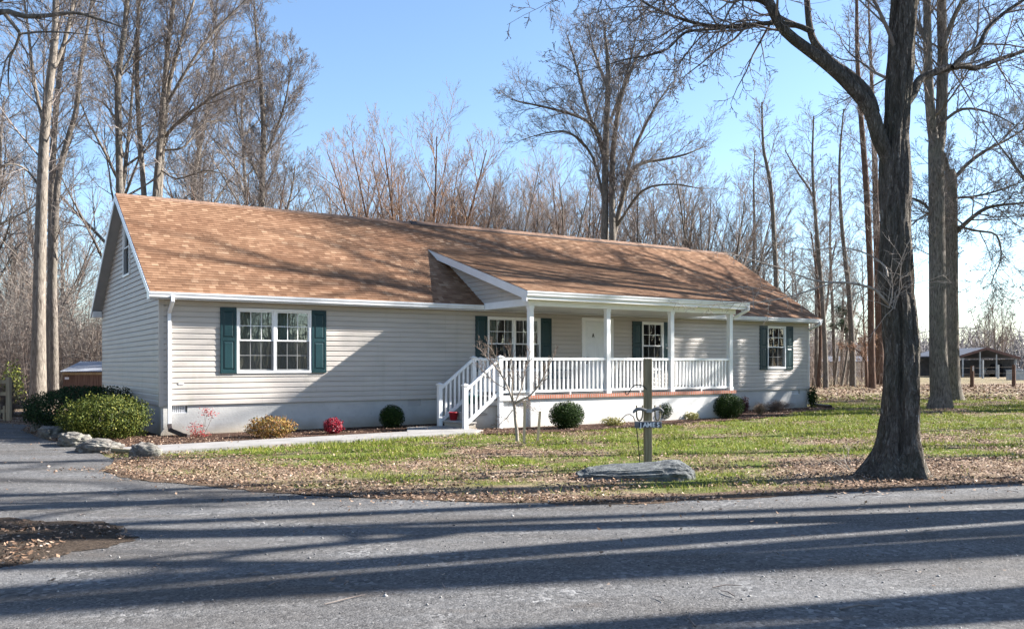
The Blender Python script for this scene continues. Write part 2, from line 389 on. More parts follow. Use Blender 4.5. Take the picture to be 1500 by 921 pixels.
M = dict(
    siding=mat_siding(),
    white=simple('white_vinyl', (.80, .80, .79), .35, .04, 2, spec=.4, dirt=(.5, .48, .44), dirt_amt=.12),
    gutter=simple('white_gutter', (.74, .75, .77), .3, .08, 2, spec=.5, dirt=(.35, .35, .36), dirt_amt=.35),
    soffit=simple('soffit', (.62, .60, .56), .5, .05),
    rakesoffit=simple('grey_soffit', (.40, .39, .385), .5, .06),
    concrete=simple('concrete', (.265, .255, .242), .85, .16, 2.2, .3, 60, dirt=(.22, .19, .16), dirt_amt=.35),
    step=simple('step_concrete', (.34, .325, .305), .9, .18, 3, .4, 40, dirt=(.16, .15, .13), dirt_amt=.4),
    shutter=simple('shutter_green', (.007, .036, .042), .38, .1, 3, spec=.45),
    door=simple('door_white', (.74, .76, .76), .4, .04),
    black=simple('black_metal', (.015, .015, .016), .4, .2, spec=.5),
    dark=simple('vent_dark', (.02, .02, .022), .8, .1),
    room=simple('room_wall', (.30, .29, .27), .9, .1),
    curtain=simple('curtain', (.46, .46, .42), .9, .1, 8),
    sheer=simple('sheer_curtain', (.50, .53, .52), .9, .15, 5),
    blind=simple('blind', (.62, .62, .58), .6, .05),
    glass=mat_glass(), screen=mat_screen(),
    foundation=mat_foundation('parged_foundation', (.42, .415, .40), (.53, .52, .49), (.30, .235, .15)),
    porchbase=mat_foundation('painted_block', (.60, .59, .57), (.74, .73, .70), (.46, .42, .35)),
    brick=mat_brick(),
    shingle=mat_shingle(-.37, 1.183, 'roof_shingle', [(0, (.205, .113, .064)), (.45, (.262, .15, .087)), (.85, (.315, .187, .112)), (1, (.41, .27, .17))], 3.0),
    shingle2=mat_shingle(-2.78, 1.046, 'porch_shingle', [(0, (.19, .106, .060)), (.45, (.24, .142, .083)), (.85, (.28, .172, .104)), (1, (.34, .22, .14))], 8.0),
    cap=simple('ridge_shingle', (.22, .135, .09), .9, .3, 6, .5, 40),
    vent=simple('ridge_vent', (.06, .045, .04), .8, .2),
    gravel=mat_gravel(),
    ground=mat_ground(),
    mulch=mat_mulch('mulch', (.025, .014, .010), (.075, .042, .030), (.16, .095, .07)),
    dirt=mat_mulch('leafy_dirt', (.075, .052, .038), (.17, .12, .085), (.30, .215, .15)),
    bare_dirt=mat_mulch('bare_dirt', (.03, .023, .018), (.085, .064, .048), (.19, .145, .11)),
    bark_big=mat_furrowed(),
    bark=mat_bark('grey_bark', (.05, .042, .036), (.27, .235, .20), 1.5, (.15, .14, .105), 14, 1.0, .04),
    bark_pale=mat_bark('pale_bark', (.07, .058, .047), (.30, .262, .22), 1.4, (.17, .15, .12), 12, .9, .03),
    bark_red=mat_bark('brown_bark', (.05, .030, .022), (.20, .125, .09), 1.0, (.11, .08, .06), 12, .8, .03),
    twig=mat_bark('twig_grey', (.105, .088, .080), (.29, .255, .23), .5, (.14, .10, .085), 6, .2, .01),
    twig_red=mat_bark('twig_brown', (.105, .080, .068), (.245, .20, .17), .5, (.20, .135, .095), 5, .2, .01),
    twig_rust=mat_bark('twig_rust', (.15, .092, .062), (.30, .195, .135), .5, (.27, .15, .08), 5, .2, .01),
    twig_pale=mat_bark('twig_pale', (.20, .17, .14), (.46, .41, .36), .5, (.3, .26, .22), 6, .2, .01),
    stone=mat_rock('grey_stone', (.040, .044, .046), (.14, .148, .148), (.24, .245, .22)),
    stone_warm=mat_rock('border_stone', (.07, .063, .055), (.20, .185, .165), (.26, .27, .21)),
    post=mat_wood('weathered_post', (.12, .10, .06), (.31, .265, .17)),
    stake=mat_wood('pale_stake', (.42, .32, .21), (.66, .54, .38)),
    fence=mat_wood('fence_wood', (.25, .19, .12), (.46, .38, .26)),
    board=mat_wood('grey_board', (.10, .10, .105), (.27, .265, .26), 0),
    shedwood=mat_wood('red_shed_wood', (.085, .05, .038), (.22, .14, .105)),
    tin=simple('corrugated_tin', (.30, .32, .35), .6, .15, 3, metal=.25, dirt=(.2, .12, .08), dirt_amt=.3),
    leaf=island('fallen_leaves', [(0, (.065, .038, .024)), (.35, (.165, .10, .062)), (.7, (.275, .18, .118)), (.93, (.39, .28, .20)), (1, (.52, .42, .33))], .7, .2),
    grass=island('grass_blades', [(0, (.075, .112, .014)), (.45, (.175, .212, .028)), (.85, (.31, .325, .055)), (1, (.42, .37, .13))], .6, .2, .25),
    box=island('boxwood_leaves', [(0, (.010, .022, .006)), (.6, (.024, .048, .011)), (.9, (.045, .078, .018)), (1, (.08, .115, .03))], .75, .12, .12),
    yew=island('yew_needles', [(0, (.010, .022, .009)), (.7, (.024, .047, .018)), (1, (.05, .085, .03))], .75, .12, .1),
    lime=island('lime_leaves', [(0, (.018, .030, .005)), (.5, (.055, .078, .012)), (.85, (.13, .145, .024)), (1, (.25, .24, .05))], .65, .2, .2),
    redleaf=island('red_leaves', [(0, (.20, .020, .022)), (.6, (.40, .045, .05)), (1, (.55, .12, .10))], .5, .3, .25),
    crimson=island('crimson_leaves', [(0, (.10, .005, .012)), (.6, (.28, .012, .030)), (1, (.42, .04, .06))], .45, .35, .2),
    rust=island('rust_leaves', [(0, (.12, .06, .018)), (.5, (.25, .125, .035)), (.8, (.32, .20, .05)), (1, (.22, .24, .06))], .6, .3, .2),
    yelgreen=island('gold_leaves', [(0, (.12, .13, .03)), (.6, (.26, .24, .06)), (1, (.38, .33, .12))], .6, .3, .2),
    maroon=island('maroon_leaves', [(0, (.03, .008, .010)), (1, (.10, .028, .03))], .6, .3, .1),
    dry=island('dry_stems', [(0, (.16, .105, .065)), (.6, (.30, .21, .14)), (1, (.45, .35, .25))], .8, .2, .1),
    oakleaf=island('clinging_leaves', [(0, (.06, .03, .022)), (.7, (.15, .075, .05)), (1, (.26, .14, .09))], .7, .2, .2),
    rustcling=island('russet_leaves', [(0, (.20, .11, .07)), (.7, (.33, .20, .13)), (1, (.45, .32, .23))], .7, .2, .3),
    pine=island('evergreen_needles', [(0, (.015, .035, .018)), (1, (.05, .09, .04))], .6, .2, .1),
    red_pot=simple('red_plastic', (.42, .02, .03), .35, .1, spec=.5),
    teal=simple('teal_plastic', (.02, .16, .15), .4, .1, spec=.5),
    brownpipe=simple('brown_plastic', (.055, .04, .035), .45, .2, spec=.4),
    blackpipe=simple('black_plastic', (.012, .012, .012), .4, .2, spec=.4),
    barnroof=simple('barn_roof', (.11, .12, .145), .9, .15, 1.5),
    barntrim=simple('barn_trim', (.13, .075, .062), .7, .2),
    barndark=simple('barn_sheet', (.09, .095, .105), .8, .2),
    barnred=simple('red_roof', (.30, .085, .06), .7, .2),
    palewall=simple('pale_wall', (.55, .52, .48), .8, .1),
    carpaint=simple('silver_paint', (.55, .57, .60), .25, .05, spec=.6),
    cardark=simple('dark_paint', (.03, .032, .04), .25, .05, spec=.6),
    rubber=simple('rubber', (.02, .02, .02), .8, .1),
    tagwhite=simple('tag_white', (.7, .7, .72), .5, .05),
    galv=simple('galvanised', (.30, .32, .34), .4, .2, metal=.5),
)

# ================================================================= THE HOUSE
HF, HS, HL, HWD = .703, 3.116, 22.51, 8.482
VE, SL, WO, RO = 3.254, .6315, .367, .278
def v_main(w): return VE + SL*(WO - w)
house = empty('ranch_house', (AX, AY, 0), YAW, 'long beige vinyl sided ranch house with brown shingle roof and white railed porch', 'house')

def siding(mb, v0, v1, rng_fn, openings, mapf, course=.127):
    prof = [(0, .023), (.084, .017), (.127, .0)]
    cuts = sorted({o[2] for o in openings} | {o[3] for o in openings})
    n = int(math.ceil((v1-v0)/course))
    for i in range(n):
        vb = v0 + i*course
        a0, a1 = rng_fn(vb)
        if a1 - a0 > .02:                        # lip under the course
            segs = [(a0, a1)]
            for o in openings:
                if o[2] < vb < o[3]:
                    segs = [x for s0, s1 in segs for x in ((s0, min(s1, o[0])), (max(s0, o[1]), s1)) if x[1]-x[0] > .005]
            for s0, s1 in segs:
                mb.add([mapf(s0, vb, .0), mapf(s1, vb, .0), mapf(s1, vb, .023), mapf(s0, vb, .023)], [(0, 1, 2, 3)])
        for (h0, o0), (h1, o1) in zip(prof, prof[1:]):
            ys = [vb+h0] + [c for c in cuts if vb+h0 < c < vb+h1] + [vb+h1]
            for y0, y1 in zip(ys, ys[1:]):
                if y0 >= v1: continue
                y1 = min(y1, v1)
                oo = lambda y: o0 + (o1-o0)*(y-vb-h0)/(h1-h0)
                b0, b1 = rng_fn(y0); t0, t1 = rng_fn(y1)
                if b1-b0 < .02 and t1-t0 < .02: continue
                t0, t1 = min(t0, t1), max(t0, t1)
                segs = [((b0, t0), (b1, t1))]
                ym = (y0+y1)/2
                for o in openings:
                    if o[2] < ym < o[3]:
                        new = []
                        for l, r_ in segs:
                            if l[0] < o[0]: new.append((l, (min(r_[0], o[0]), min(r_[1], o[0]))))
                            if r_[0] > o[1]: new.append(((max(l[0], o[1]), max(l[1], o[1])), r_))
                        segs = new
                for l, r_ in segs:
                    if r_[0]-l[0] < .003 and r_[1]-l[1] < .003: continue
                    mb.add([mapf(l[0], y0, oo(y0)), mapf(r_[0], y0, oo(y0)), mapf(r_[1], y1, oo(y1)), mapf(l[1], y1, oo(y1))], [(0, 1, 2, 3)])

WINS = [(1.71, 3.55, 1.42, 2.97, 2), (8.67, 10.49, 1.42, 2.97, 2), (14.40, 15.33, 1.42, 2.97, 1), (20.27, 21.25, 1.45, 2.97, 1)]
DOOR = (12.02, 13.24, .80, 3.03)
ops = [(a+.03, b-.03, c+.03, d-.03) for a, b, c, d, _ in WINS] + [(DOOR[0]+.03, DOOR[1]-.03, DOOR[2], DOOR[3]-.03)]
mb = MB(); siding(mb, HF, HS, lambda v: (0, HL), ops, lambda a, v, o: (a, -o, v)); mb.build('siding', M['siding'], house)
mb = MB(); siding(mb, HF, HS, lambda v: (0, HL), [], lambda a, v, o: (a, HWD+o, v)); mb.build('siding', M['siding'], house)
def gable_rng(v):
    d = max(0.0, (v + .15 - v_main(0))/SL)
    return (-HWD + d, -d) if d < HWD/2 else (-HWD/2, -HWD/2)
GW = (-4.60, -3.64, 3.98, 5.50)
mb = MB(); siding(mb, HF, 5.78, gable_rng, [(GW[0]+.03, GW[1]-.03, GW[2]+.03, GW[3]-.03)], lambda a, v, o: (-o, -a, v)); mb.build('siding', M['siding'], house)
mb = MB(); siding(mb, HF, 5.78, gable_rng, [], lambda a, v, o: (HL+o, -a, v)); mb.build('siding', M['siding'], house)
# corner posts
for u, w in ((0, 0), (HL, 0), (0, -HWD), (HL, -HWD)):
    mb = MB(); su = -1 if u == 0 else 1; sw = 1 if w == 0 else -1
    mb.hb(min(u-su*.08, u+su*.022), max(u-su*.08, u+su*.022), HF-.03, HS, min(w-sw*.08, w+sw*.022), max(w-sw*.08, w+sw*.022))
    mb.build('corner_trim', M['siding'], house)
# foundation, with pockets for the vents
VENTS = [(.20, .60), (6.22, 6.61), (21.65, 22.06)]
mb = MB(); xs = [.02] + [x for a in VENTS for x in a] + [HL-.02]
for i in range(0, len(xs), 2): mb.hb(xs[i], xs[i+1], -.3, HF, -.2, -.02)
for a, b in VENTS: mb.hb(a, b, -.3, .52, -.2, -.02); mb.hb(a, b, .52, HF, -.2, -.12)
mb.hb(.02, .2, -.3, HF, -HWD+.02, -.2); mb.hb(HL-.2, HL-.02, -.3, HF, -HWD+.02, -.2); mb.hb(.2, HL-.2, -.3, HF, -HWD+.02, -HWD+.2)
mb.build('foundation', M['foundation'], house)
for i, (a, b) in enumerate(VENTS):
    mb = MB(); n = 9
    if i != 1:
        for k in range(n): mb.hb(a+.02+k*(b-a-.04)/n, a+.035+k*(b-a-.04)/n, .53, HF-.012, -.07, -.04)
        mb.hb(a, b, .522, .535, -.09, -.03); mb.hb(a, b, HF-.02, HF-.004, -.09, -.03)
    else: mb.hb(a+.003, b-.003, .523, HF-.004, -.06, -.035)
    mb.build('foundation_vent', M['gutter'] if i != 1 else M['rakesoffit'], house)
# floor deck so that no light leaks in
mb = MB(); mb.hb(.05, HL-.05, HF-.25, HF-.05, -HWD+.05, -.22); mb.hb(.05, HL-.05, HS+.02, HS+.06, -HWD+.05, -.05); mb.build('floor_deck', M['room'], house)

# ---- roof
TH = math.atan(SL); cT, sT = math.cos(TH), math.sin(TH)
def shingles(u0, u1, w_e, v_e, ang, length, back=False):
    mb = MB(); c, s = math.cos(ang), math.sin(ang); rs = .127; n = int(length/rs)+1
    def pt(u, d, h):
        w = w_e - d*c + h*s; v = v_e + d*s + h*c
        return (u, (HWD + w) if back else -w, v)
    for i in range(n):
        d0, d1 = i*rs, min((i+1)*rs, length)
        if d1 <= d0: continue
        nu = max(1, int((u1-u0)/2.2)); jl = [rnd.uniform(-.003, .003) for _ in range(nu+1)]
        for k in range(nu):
            a, b = u0+(u1-u0)*k/nu, u0+(u1-u0)*(k+1)/nu
            mb.add([pt(a, d0+jl[k], .012), pt(b, d0+jl[k+1], .012), pt(b, d1+.004, .001), pt(a, d1+.004, .001)], [(0, 1, 2, 3)])
            mb.add([pt(a, d0+jl[k], -.002), pt(b, d0+jl[k+1], -.002), pt(b, d0+jl[k+1], .012), pt(a, d0+jl[k], .012)], [(0, 1, 2, 3)])
    return mb
RL = (HWD/2 + WO)/cT
roof = shingles(-RO, HL+RO, WO+.02, VE-.012, TH, RL+.02).build('roof', M['shingle'], house)
shingles(-RO, HL+RO, WO+.02, VE-.012, TH, RL+.02, True).build('shingle_slope', M['shingle'], roof)
apex = v_main(-HWD/2)
mb = MB()                                        # deck slab under the shingles
for back in (0, 1):
    f = (lambda w: HWD + w) if back else (lambda w: -w)
    mb.prism([(-RO+.004, f(WO), VE-.02), (-RO+.004, f(-HWD/2), apex-.02), (-RO+.004, f(-HWD/2), apex-.15), (-RO+.004, f(WO), VE-.15)], (HL+2*RO-.008, 0, 0))
mb.build('roof_deck', M['rakesoffit'], roof)
# rake boards
for u in (-RO-.022, HL+RO-.002):
    mb = MB()
    for back in (0, 1):
        f = (lambda w: HWD + w) if back else (lambda w: -w)
        mb.prism([(u, f(WO+.01), VE-.01), (u, f(-HWD/2), apex-.01), (u, f(-HWD/2), apex-.19), (u, f(WO+.01), VE-.17)], (.024, 0, 0))
    mb.build('rake_board', M['gutter'], house)
for back, (a, b) in [(k, e) for k in (0, 1) for e in ((-RO+.01, -.03), (HL+.03, HL+RO-.01))]:   # boxed eave ends beside the gable
    mb = MB()
    if 1:
        if back: mb.box(a, b, HWD-.03, HWD+WO+.03, HS-.02, HS+.16)
        else: mb.hb(a, b, HS-.02, HS+.13, -.03, WO-.005)
    mb.build('eave_return', M['gutter'], house)
# ridge: cap shingles, then a raised ridge vent
mb = MB()
def ridge(mb, a, b, h, half):
    y = HWD/2
    mb.prism([(a, y-half, apex-half*SL+h), (a, y, apex+h+.012), (a, y+half, apex-half*SL+h), (a, y+half, apex-half*SL-.02), (a, y-half, apex-half*SL-.02)], (b-a, 0, 0))
n = 44
for i in range(n): a = -RO + i*(8.4+RO)/n; ridge(mb, a, a+(8.4+RO)/n-.004, .012 + .004*(i % 2), .13)
for i in range(74): a = 8.4 + i*(HL+RO-8.4)/74; ridge(mb, a, a+(HL+RO-8.4)/74-.004, (.055 if 8.4 < a < 20.5 else .014) + .004*(i % 2), .15)
mb.build('ridge_cap', M['cap'], roof)
mb = MB(); ridge(mb, 8.38, 20.6, .045, .17); mb.build('ridge_vent', M['vent'], roof)
# soffit, fascia, gutters
def gutter(u0, u1, w, v):
    mb = MB(); p = [(w, v), (w, v-.115), (w+.04, v-.115), (w+.048, v-.07), (w+.066, v-.035), (w+.069, v), (w+.061, v), (w+.058, v-.03), (w+.042, v-.06), (w+.036, v-.1), (w+.01, v-.1), (w+.01, v)]
    mb.prism([(u0, -a, b) for a, b in p], (u1-u0, 0, 0)); mb.hb(u0-.004, u0, v-.114, v-.004, w+.002, w+.045); mb.hb(u1, u1+.004, v-.114, v-.004, w+.002, w+.045)
    return mb.build('gutter', M['gutter'], house)
mb = MB(); mb.hb(.0, HL, HS-.016, HS, 0.018, WO-.02); mb.build('soffit', M['soffit'], house)
mb = MB(); mb.hb(-RO, HL+RO, HS-.02, VE-.03, WO-.02, WO-.002); mb.build('fascia', M['white'], house)
gutter(-RO-.02, 8.34, WO, VE-.008); gutter(15.96, HL+RO+.02, WO, VE-.008)

# ---- porch roof, beam, ceiling
PU0, PU1, PW, PV, PSL = 8.15, 16.16, 2.78, 3.475, .3054
PT = math.atan(PSL)
PL = (PW + 2.62)/math.cos(PT)
proof = shingles(PU0, PU1, PW+.02, PV-.006, PT, PL).build('porch_roof', M['shingle2'], house)
mb = MB(); mb.prism([(PU0+.02, -PW, PV-.02), (PU0+.02, 2.5, PV-.02+PSL*(PW+2.5)), (PU0+.02, 2.2, PV-.12+PSL*(PW+2.2)), (PU0+.02, -PW, PV-.12)], (PU1-PU0-.04, 0, 0)); mb.build('roof_deck', M['rakesoffit'], proof)
def v_porch(w): return PV + PSL*(PW - w)
for u in (PU0-.012, PU1-.012):
    mb = MB(); q = lambda w, d: (u, -w, v_porch(w)-d)
    mb.prism([q(PW+.005, .008), q(-2.6, .008), q(-2.35, .20), q(PW-.22, .235), (u, -(PW-.22), PV-.27), (u, -(PW+.005), PV-.27)], (.024, 0, 0)); mb.build('rake_board', M['white'], proof)
mb = MB(); mb.hb(PU0+.02, PU1-.02, PV-.20, PV-.02, PW-.03, PW-.004); mb.hb(PU0+.02, PU1-.02, PV-.215, PV-.2, 2.53, PW-.004); mb.build('fascia', M['white'], proof)
o = gutter(PU0-.01, PU1+.06, PW, PV-.012)
BU0, BU1, BW, BV0, BV1 = 8.36, 15.93, 2.45, 3.117, 3.30
mb = MB()
mb.hb(BU0, BU1, BV0, BV1, BW-.09, BW+.09)
mb.hb(BU0, BU0+.16, BV0, BV1, .37, BW-.09); mb.hb(BU1-.16, BU1, BV0, BV1, .37, BW-.09)
mb.build('porch_beam', M['white'], house, bevel=.006)
for u, sgn in ((BU0+.05, -1), (BU1-.05, 1)):
    mb = MB()
    rg = lambda v: (WO-(v-VE)/SL - .02, max(WO-(v-VE)/SL-.02, min(2.52, PW-(v+.1-PV)/PSL)))
    siding(mb, BV1, 4.85, rg, [], lambda a, v, o_, u=u, sgn=sgn: (u+sgn*o_, -a, v)); mb.build('porch_gable_siding', M['siding'], house)
mb = MB(); mb.hb(BU0+.16, BU1-.16, BV1+.0, 3.40, BW-.02, BW+.06); mb.build('beam_filler', M['soffit'], house)
mb = MB(); mb.hb(BU0+.163, BU1-.163, BV0+.004, BV0+.02, .022, BW-.093); mb.build('porch_ceiling', M['soffit'], house)
# ---- porch base
FV = .83
mb = MB(); mb.hb(8.45, 15.82, -.3, FV-.09, 1.2, 2.50); mb.hb(8.45, 15.82, -.3, FV-.09, .03, 1.2); mb.hb(7.60, 8.45, -.3, FV-.12, 1.12, 2.44); mb.build('porch_foundation', M['porchbase'], house)
mb = MB(); mb.hb(8.36, 15.93, FV-.09, FV, 2.44, 2.555); mb.hb(15.82, 15.93, FV-.09, FV, .03, 2.44); mb.build('brick_edge', M['brick'], house)
mb = MB(); mb.hb(8.47, 15.82, FV-.088, FV-.006, .03, 2.44); mb.hb(7.53, 8.47, FV-.10, FV-.02, 1.05, 2.44); mb.build('porch_floor', M['concrete'], house)
mb = MB(); mb.hb(7.50, 8.36, FV-.12, FV-.0, 2.442, 2.53); mb.build('landing_trim', M['white'], house)
# ---- posts and railings
PUS = [8.48, 11.01, 13.36, 15.763]
for u in PUS:
    mb = MB(); h = .065; mb.hb(u-h, u+h, FV, BV0, BW-h, BW+h); mb.hb(u-h-.015, u+h+.015, FV, FV+.10, BW-h-.015, BW+h+.015); mb.hb(u-h-.012, u+h+.012, BV0-.07, BV0, BW-h-.012, BW+h+.012)
    mb.build('porch_post', M['white'], house, bevel=.006)
def railing(a, b, v0=.90, v1=1.79, pitch=.142, z0=0, z1=0, bal=None):
    """a, b: (u, w); z0, z1 lift the ends (a stair rail)"""
    A_, B_ = Vector((a[0], -a[1], 0)), Vector((b[0], -b[1], 0)); up = Vector((0, 0, 1))
    mb = MB(); mb.bar(A_+up*(v1-.035+z0), B_+up*(v1-.035+z1), .075, .07); top = mb.build('porch_railing', M['white'], house, bevel=.008)
    mb = MB(); mb.bar(A_+up*(v0+.03+z0), B_+up*(v0+.03+z1), .05, .06 if not z0 != z1 else .085); mb.build('bottom_rail', M['white'], top)
    L = (B_-A_).length; n = max(2, bal or round(L/pitch)-1)
    for k in range(n):
        t = (k+1)/(n+1); p = A_.lerp(B_, t) + up*(z0+(z1-z0)*t)
        mb = MB(); mb.box(p.x-.021, p.x+.021, p.y-.021, p.y+.021, v0+.055+p.z, v1-.065+p.z); mb.build('baluster', M['white'], top)
    if L > 1.5:
        mb = MB(); p = A_.lerp(B_, .5); mb.box(p.x-.02, p.x+.02, p.y-.02, p.y+.02, FV, v0+.005); mb.build('rail_foot', M['white'], top)
for u0, u1 in zip(PUS, PUS[1:]): railing((u0+.065, BW), (u1-.065, BW), bal=16)
railing((15.763, BW-.065), (15.763, .03), bal=14)
railing((7.62, BW), (8.415, BW), bal=5)
railing((7.62, 1.15), (8.36, 1.15), bal=5)
railing((8.40, 1.10), (8.40, .06), bal=6)
def newel(u, w, z0, z1, h=.055):
    mb = MB(); mb.hb(u-h, u+h, z0, z1, w-h, w+h); mb.hb(u-h-.022, u+h+.022, z1-.025, z1, w-h-.022, w+h+.022)
    b = [(u+i*(h+.022), -(w+j*(h+.022)), z1) for i, j in ((-1, -1), (1, -1), (1, 1), (-1, 1))]; mb.add(b+[(u, -w, z1+.04)], [(0, 1, 4), (1, 2, 4), (2, 3, 4), (3, 0, 4)])
    mb.build('newel_post', M['white'], house, bevel=.004)
newel(7.56, 1.15, 0, 1.81); newel(7.56, BW, -.1, 1.81); newel(8.40, .10, FV-.1, 1.80); newel(8.40, 1.15, FV-.1, 1.80)
newel(6.55, 1.15, 0, 1.12); newel(6.55, BW, -.1, 1.12)
railing((6.605, 1.15), (7.505, 1.15), v0=.16, v1=1.06, z0=.0, z1=.70, bal=6)
railing((6.605, BW), (7.505, BW), v0=.16, v1=1.06, z0=.0, z1=.70, bal=6)
# ---- steps
steps = MB()
for k, (u, h) in enumerate(((6.62, .20), (6.93, .40), (7.24, .60))):
    steps.hb(u+.02, 7.6-.001*k, -.1+.001*k, h-.045, 1.23+.001*k, 2.30-.001*k)
st = steps.build('porch_steps', M['foundation'], house)
for u, h in ((6.62, .20), (6.93, .40), (7.24, .60)):
    mb = MB(); mb.hb(u-.02, u+.325, h-.044, h, 1.22, 2.33); mb.build('tread', M['step'], st, bevel=.008)

# ---- windows
def window(u0, u1, v0, v1, units, kind, mapb=None):
    hb = mapb or (lambda mb, *a: mb.hb(*a))
    mb = MB(); t = .055
    hb(mb, u0, u1, v1-t, v1, -.06, .045); hb(mb, u0, u1, v0, v0+t*1.1, -.06, .05)
    hb(mb, u0, u0+t, v0+t*1.1, v1-t, -.06, .045); hb(mb, u1-t, u1, v0+t*1.1, v1-t, -.06, .045)
    w_in = (u1-u0-2*t)
    edges = [(u0+t, u1-t)] if units == 1 else [(u0+t, (u0+u1)/2-.035), ((u0+u1)/2+.035, u1-t)]
    if units == 2: hb(mb, (u0+u1)/2-.035, (u0+u1)/2+.035, v0+t*1.1, v1-t, -.06, .04)
    vm = (v0+v1)/2
    win = mb.build('window', M['white'], house, bevel=.004)
    for a, b in edges:
        for lo, hi, w in ((vm-.005, v1-t, .0), (v0+t*1.1, vm+.02, -.035)):
            mb = MB(); s = .034
            hb(mb, a, b, hi-s, hi, w-.013, w+.017); hb(mb, a, b, lo, lo+s, w-.013, w+.017); hb(mb, a, a+s, lo+s, hi-s, w-.013, w+.017); hb(mb, b-s, b, lo+s, hi-s, w-.013, w+.017)
            if kind != 'plain':
                for k in (1, 2):
                    x = a+s+(b-a-2*s)*k/3; hb(mb, x-.008, x+.008, lo+s, hi-s, w+.003, w+.0095)
                y = (lo+hi)/2; hb(mb, a+s, b-s, y-.008, y+.008, w+.0035, w+.009)
            mb.build('sash', M['white'], win)
            mb = MB(); hb(mb, a+s*.6, b-s*.6, lo+s*.6, hi-s*.6, w-.004, w+.001); mb.build('pane', M['glass'], win)
    for a, b in edges:
        mb = MB(); y0, y1 = v0+t*1.1+.004, vm+.0
        if mapb: mb.add([(-.022, -a, y0), (-.022, -b, y0), (-.022, -b, y1), (-.022, -a, y1)], [(0, 1, 2, 3)])
        else: mb.add([(a, -.022, y0), (b, -.022, y0), (b, -.022, y1), (a, -.022, y1)], [(0, 1, 2, 3)])
        mb.build('screen', M['screen'], win)
    # the room behind it
    q = .5 if mapb is None else .0
    mb = MB(); x0, x1 = u0-q, u1+q; y0, y1, d = v0-.45*(q > 0), min(v1+.10, HS-.01) if mapb is None else v1, -2.2 if q else -1.2
    hb(mb, x0, x1, y0, y1, d-.02, d); hb(mb, x0-.02, x0, y0, y1, d, -.10); hb(mb, x1, x1+.02, y0, y1, d, -.10); hb(mb, x0, x1, y0-.02, y0, d, -.10); hb(mb, x0, x1, y1, y1+.003, d, -.10)
    mb.build('room', M['room'], win)
    if kind == 'curtain':
        n = int((u1-u0)/.014); vs = []
        for k in range(n+1):
            x = u0+.02+(u1-u0-.04)*k/n; w = -.26 + .02*math.sin(k*.8) + .012*math.sin(k*.37)
            vs += [(x, -w, v0-.05), (x, -w*.95, v1+.02)]
        mb = MB(); mb.add(vs, [(2*k, 2*k+2, 2*k+3, 2*k+1) for k in range(n)], True); mb.build('sheer_curtain', M['sheer'], win)
    if kind in ('curtain', 'drape'):
        for a, b in ([(u0+.03, u0+.42), (u1-.42, u1-.03)] if kind == 'drape' else [(u0+.04, u0+.30), ((u0+u1)/2-.16, (u0+u1)/2+.2), (u1-.3, u1-.04)]):
            n = int((b-a)/.012); vs = []
            for k in range(n+1):
                x = a+(b-a)*k/n; w = -.16 + .028*math.sin(k*.95) + .012*math.sin(k*.41+a)
                vs += [(x, -w, v0-.05), (x, -w*.9, v1+.02)]
            mb = MB(); mb.add(vs, [(2*k, 2*k+2, 2*k+3, 2*k+1) for k in range(n)], True); mb.build('curtain', M['curtain'], win)
    if kind == 'blind':
        mb = MB()
        for k in range(16):
            y = v1-.10-k*.045; mb.add([(u0+.06, .10, y), (u1-.06, .10, y), (u1-.06, .125, y+.02), (u0+.06, .125, y+.02)], [(0, 1, 2, 3)])
        mb.hb(u0+.06, u1-.06, v1-.09, v1-.05, -.13, -.095); mb.hb(u0+.06, u1-.06, v1-.10-16*.045, v1-.08-16*.045, -.125, -.10)
        mb.build('blind', M['blind'], win)
    return win
window(*WINS[0], 'curtain'); window(*WINS[1], 'drape'); window(*WINS[2], 'blind'); window(*WINS[3], 'blind')
def mapg(mb, a, b, v0, v1, w0, w1): mb.box(-w1, -w0, -b, -a, v0, v1)
window(GW[0], GW[1], GW[2], GW[3], 1, 'plain', mapg)
def shutter(u0, u1, v0=1.42, v1=2.97):
    mb = MB(); f = .055; vm = v0+.80; w0 = .024
    mb.hb(u0, u1, v0, v1, w0-.02, w0+.018)
    mb.hb(u0, u0+f, v0, v1, w0+.018, w0+.034); mb.hb(u1-f, u1, v0, v1, w0+.018, w0+.034)
    for a, b in ((v0, v0+.085), (vm-.04, vm+.04), (v1-.085, v1)): mb.hb(u0+f, u1-f, a, b, w0+.018, w0+.034)
    for a, b in ((v0+.085, vm-.04), (vm+.04, v1-.085)):        # raised panels
        q = [(u0+f+.012, a+.012), (u1-f-.012, a+.012), (u1-f-.012, b-.012), (u0+f+.012, b-.012)]; r_ = [(u0+f+.045, a+.045), (u1-f-.045, a+.045), (u1-f-.045, b-.045), (u0+f+.045, b-.045)]
        mb.add([(x, -(w0+.0185), y) for x, y in q] + [(x, -(w0+.032), y) for x, y in r_], [(4, 5, 6, 7)] + [(i, (i+1) % 4, 4+(i+1) % 4, 4+i) for i in range(4)])
    mb.build('shutter', M['shutter'], house, bevel=.003)
for a, b in ((1.33, 1.705), (3.555, 3.93), (8.285, 8.665), (10.495, 10.875), (14.015, 14.395), (15.335, 15.71), (19.885, 20.265), (21.255, 21.625)): shutter(a, b)
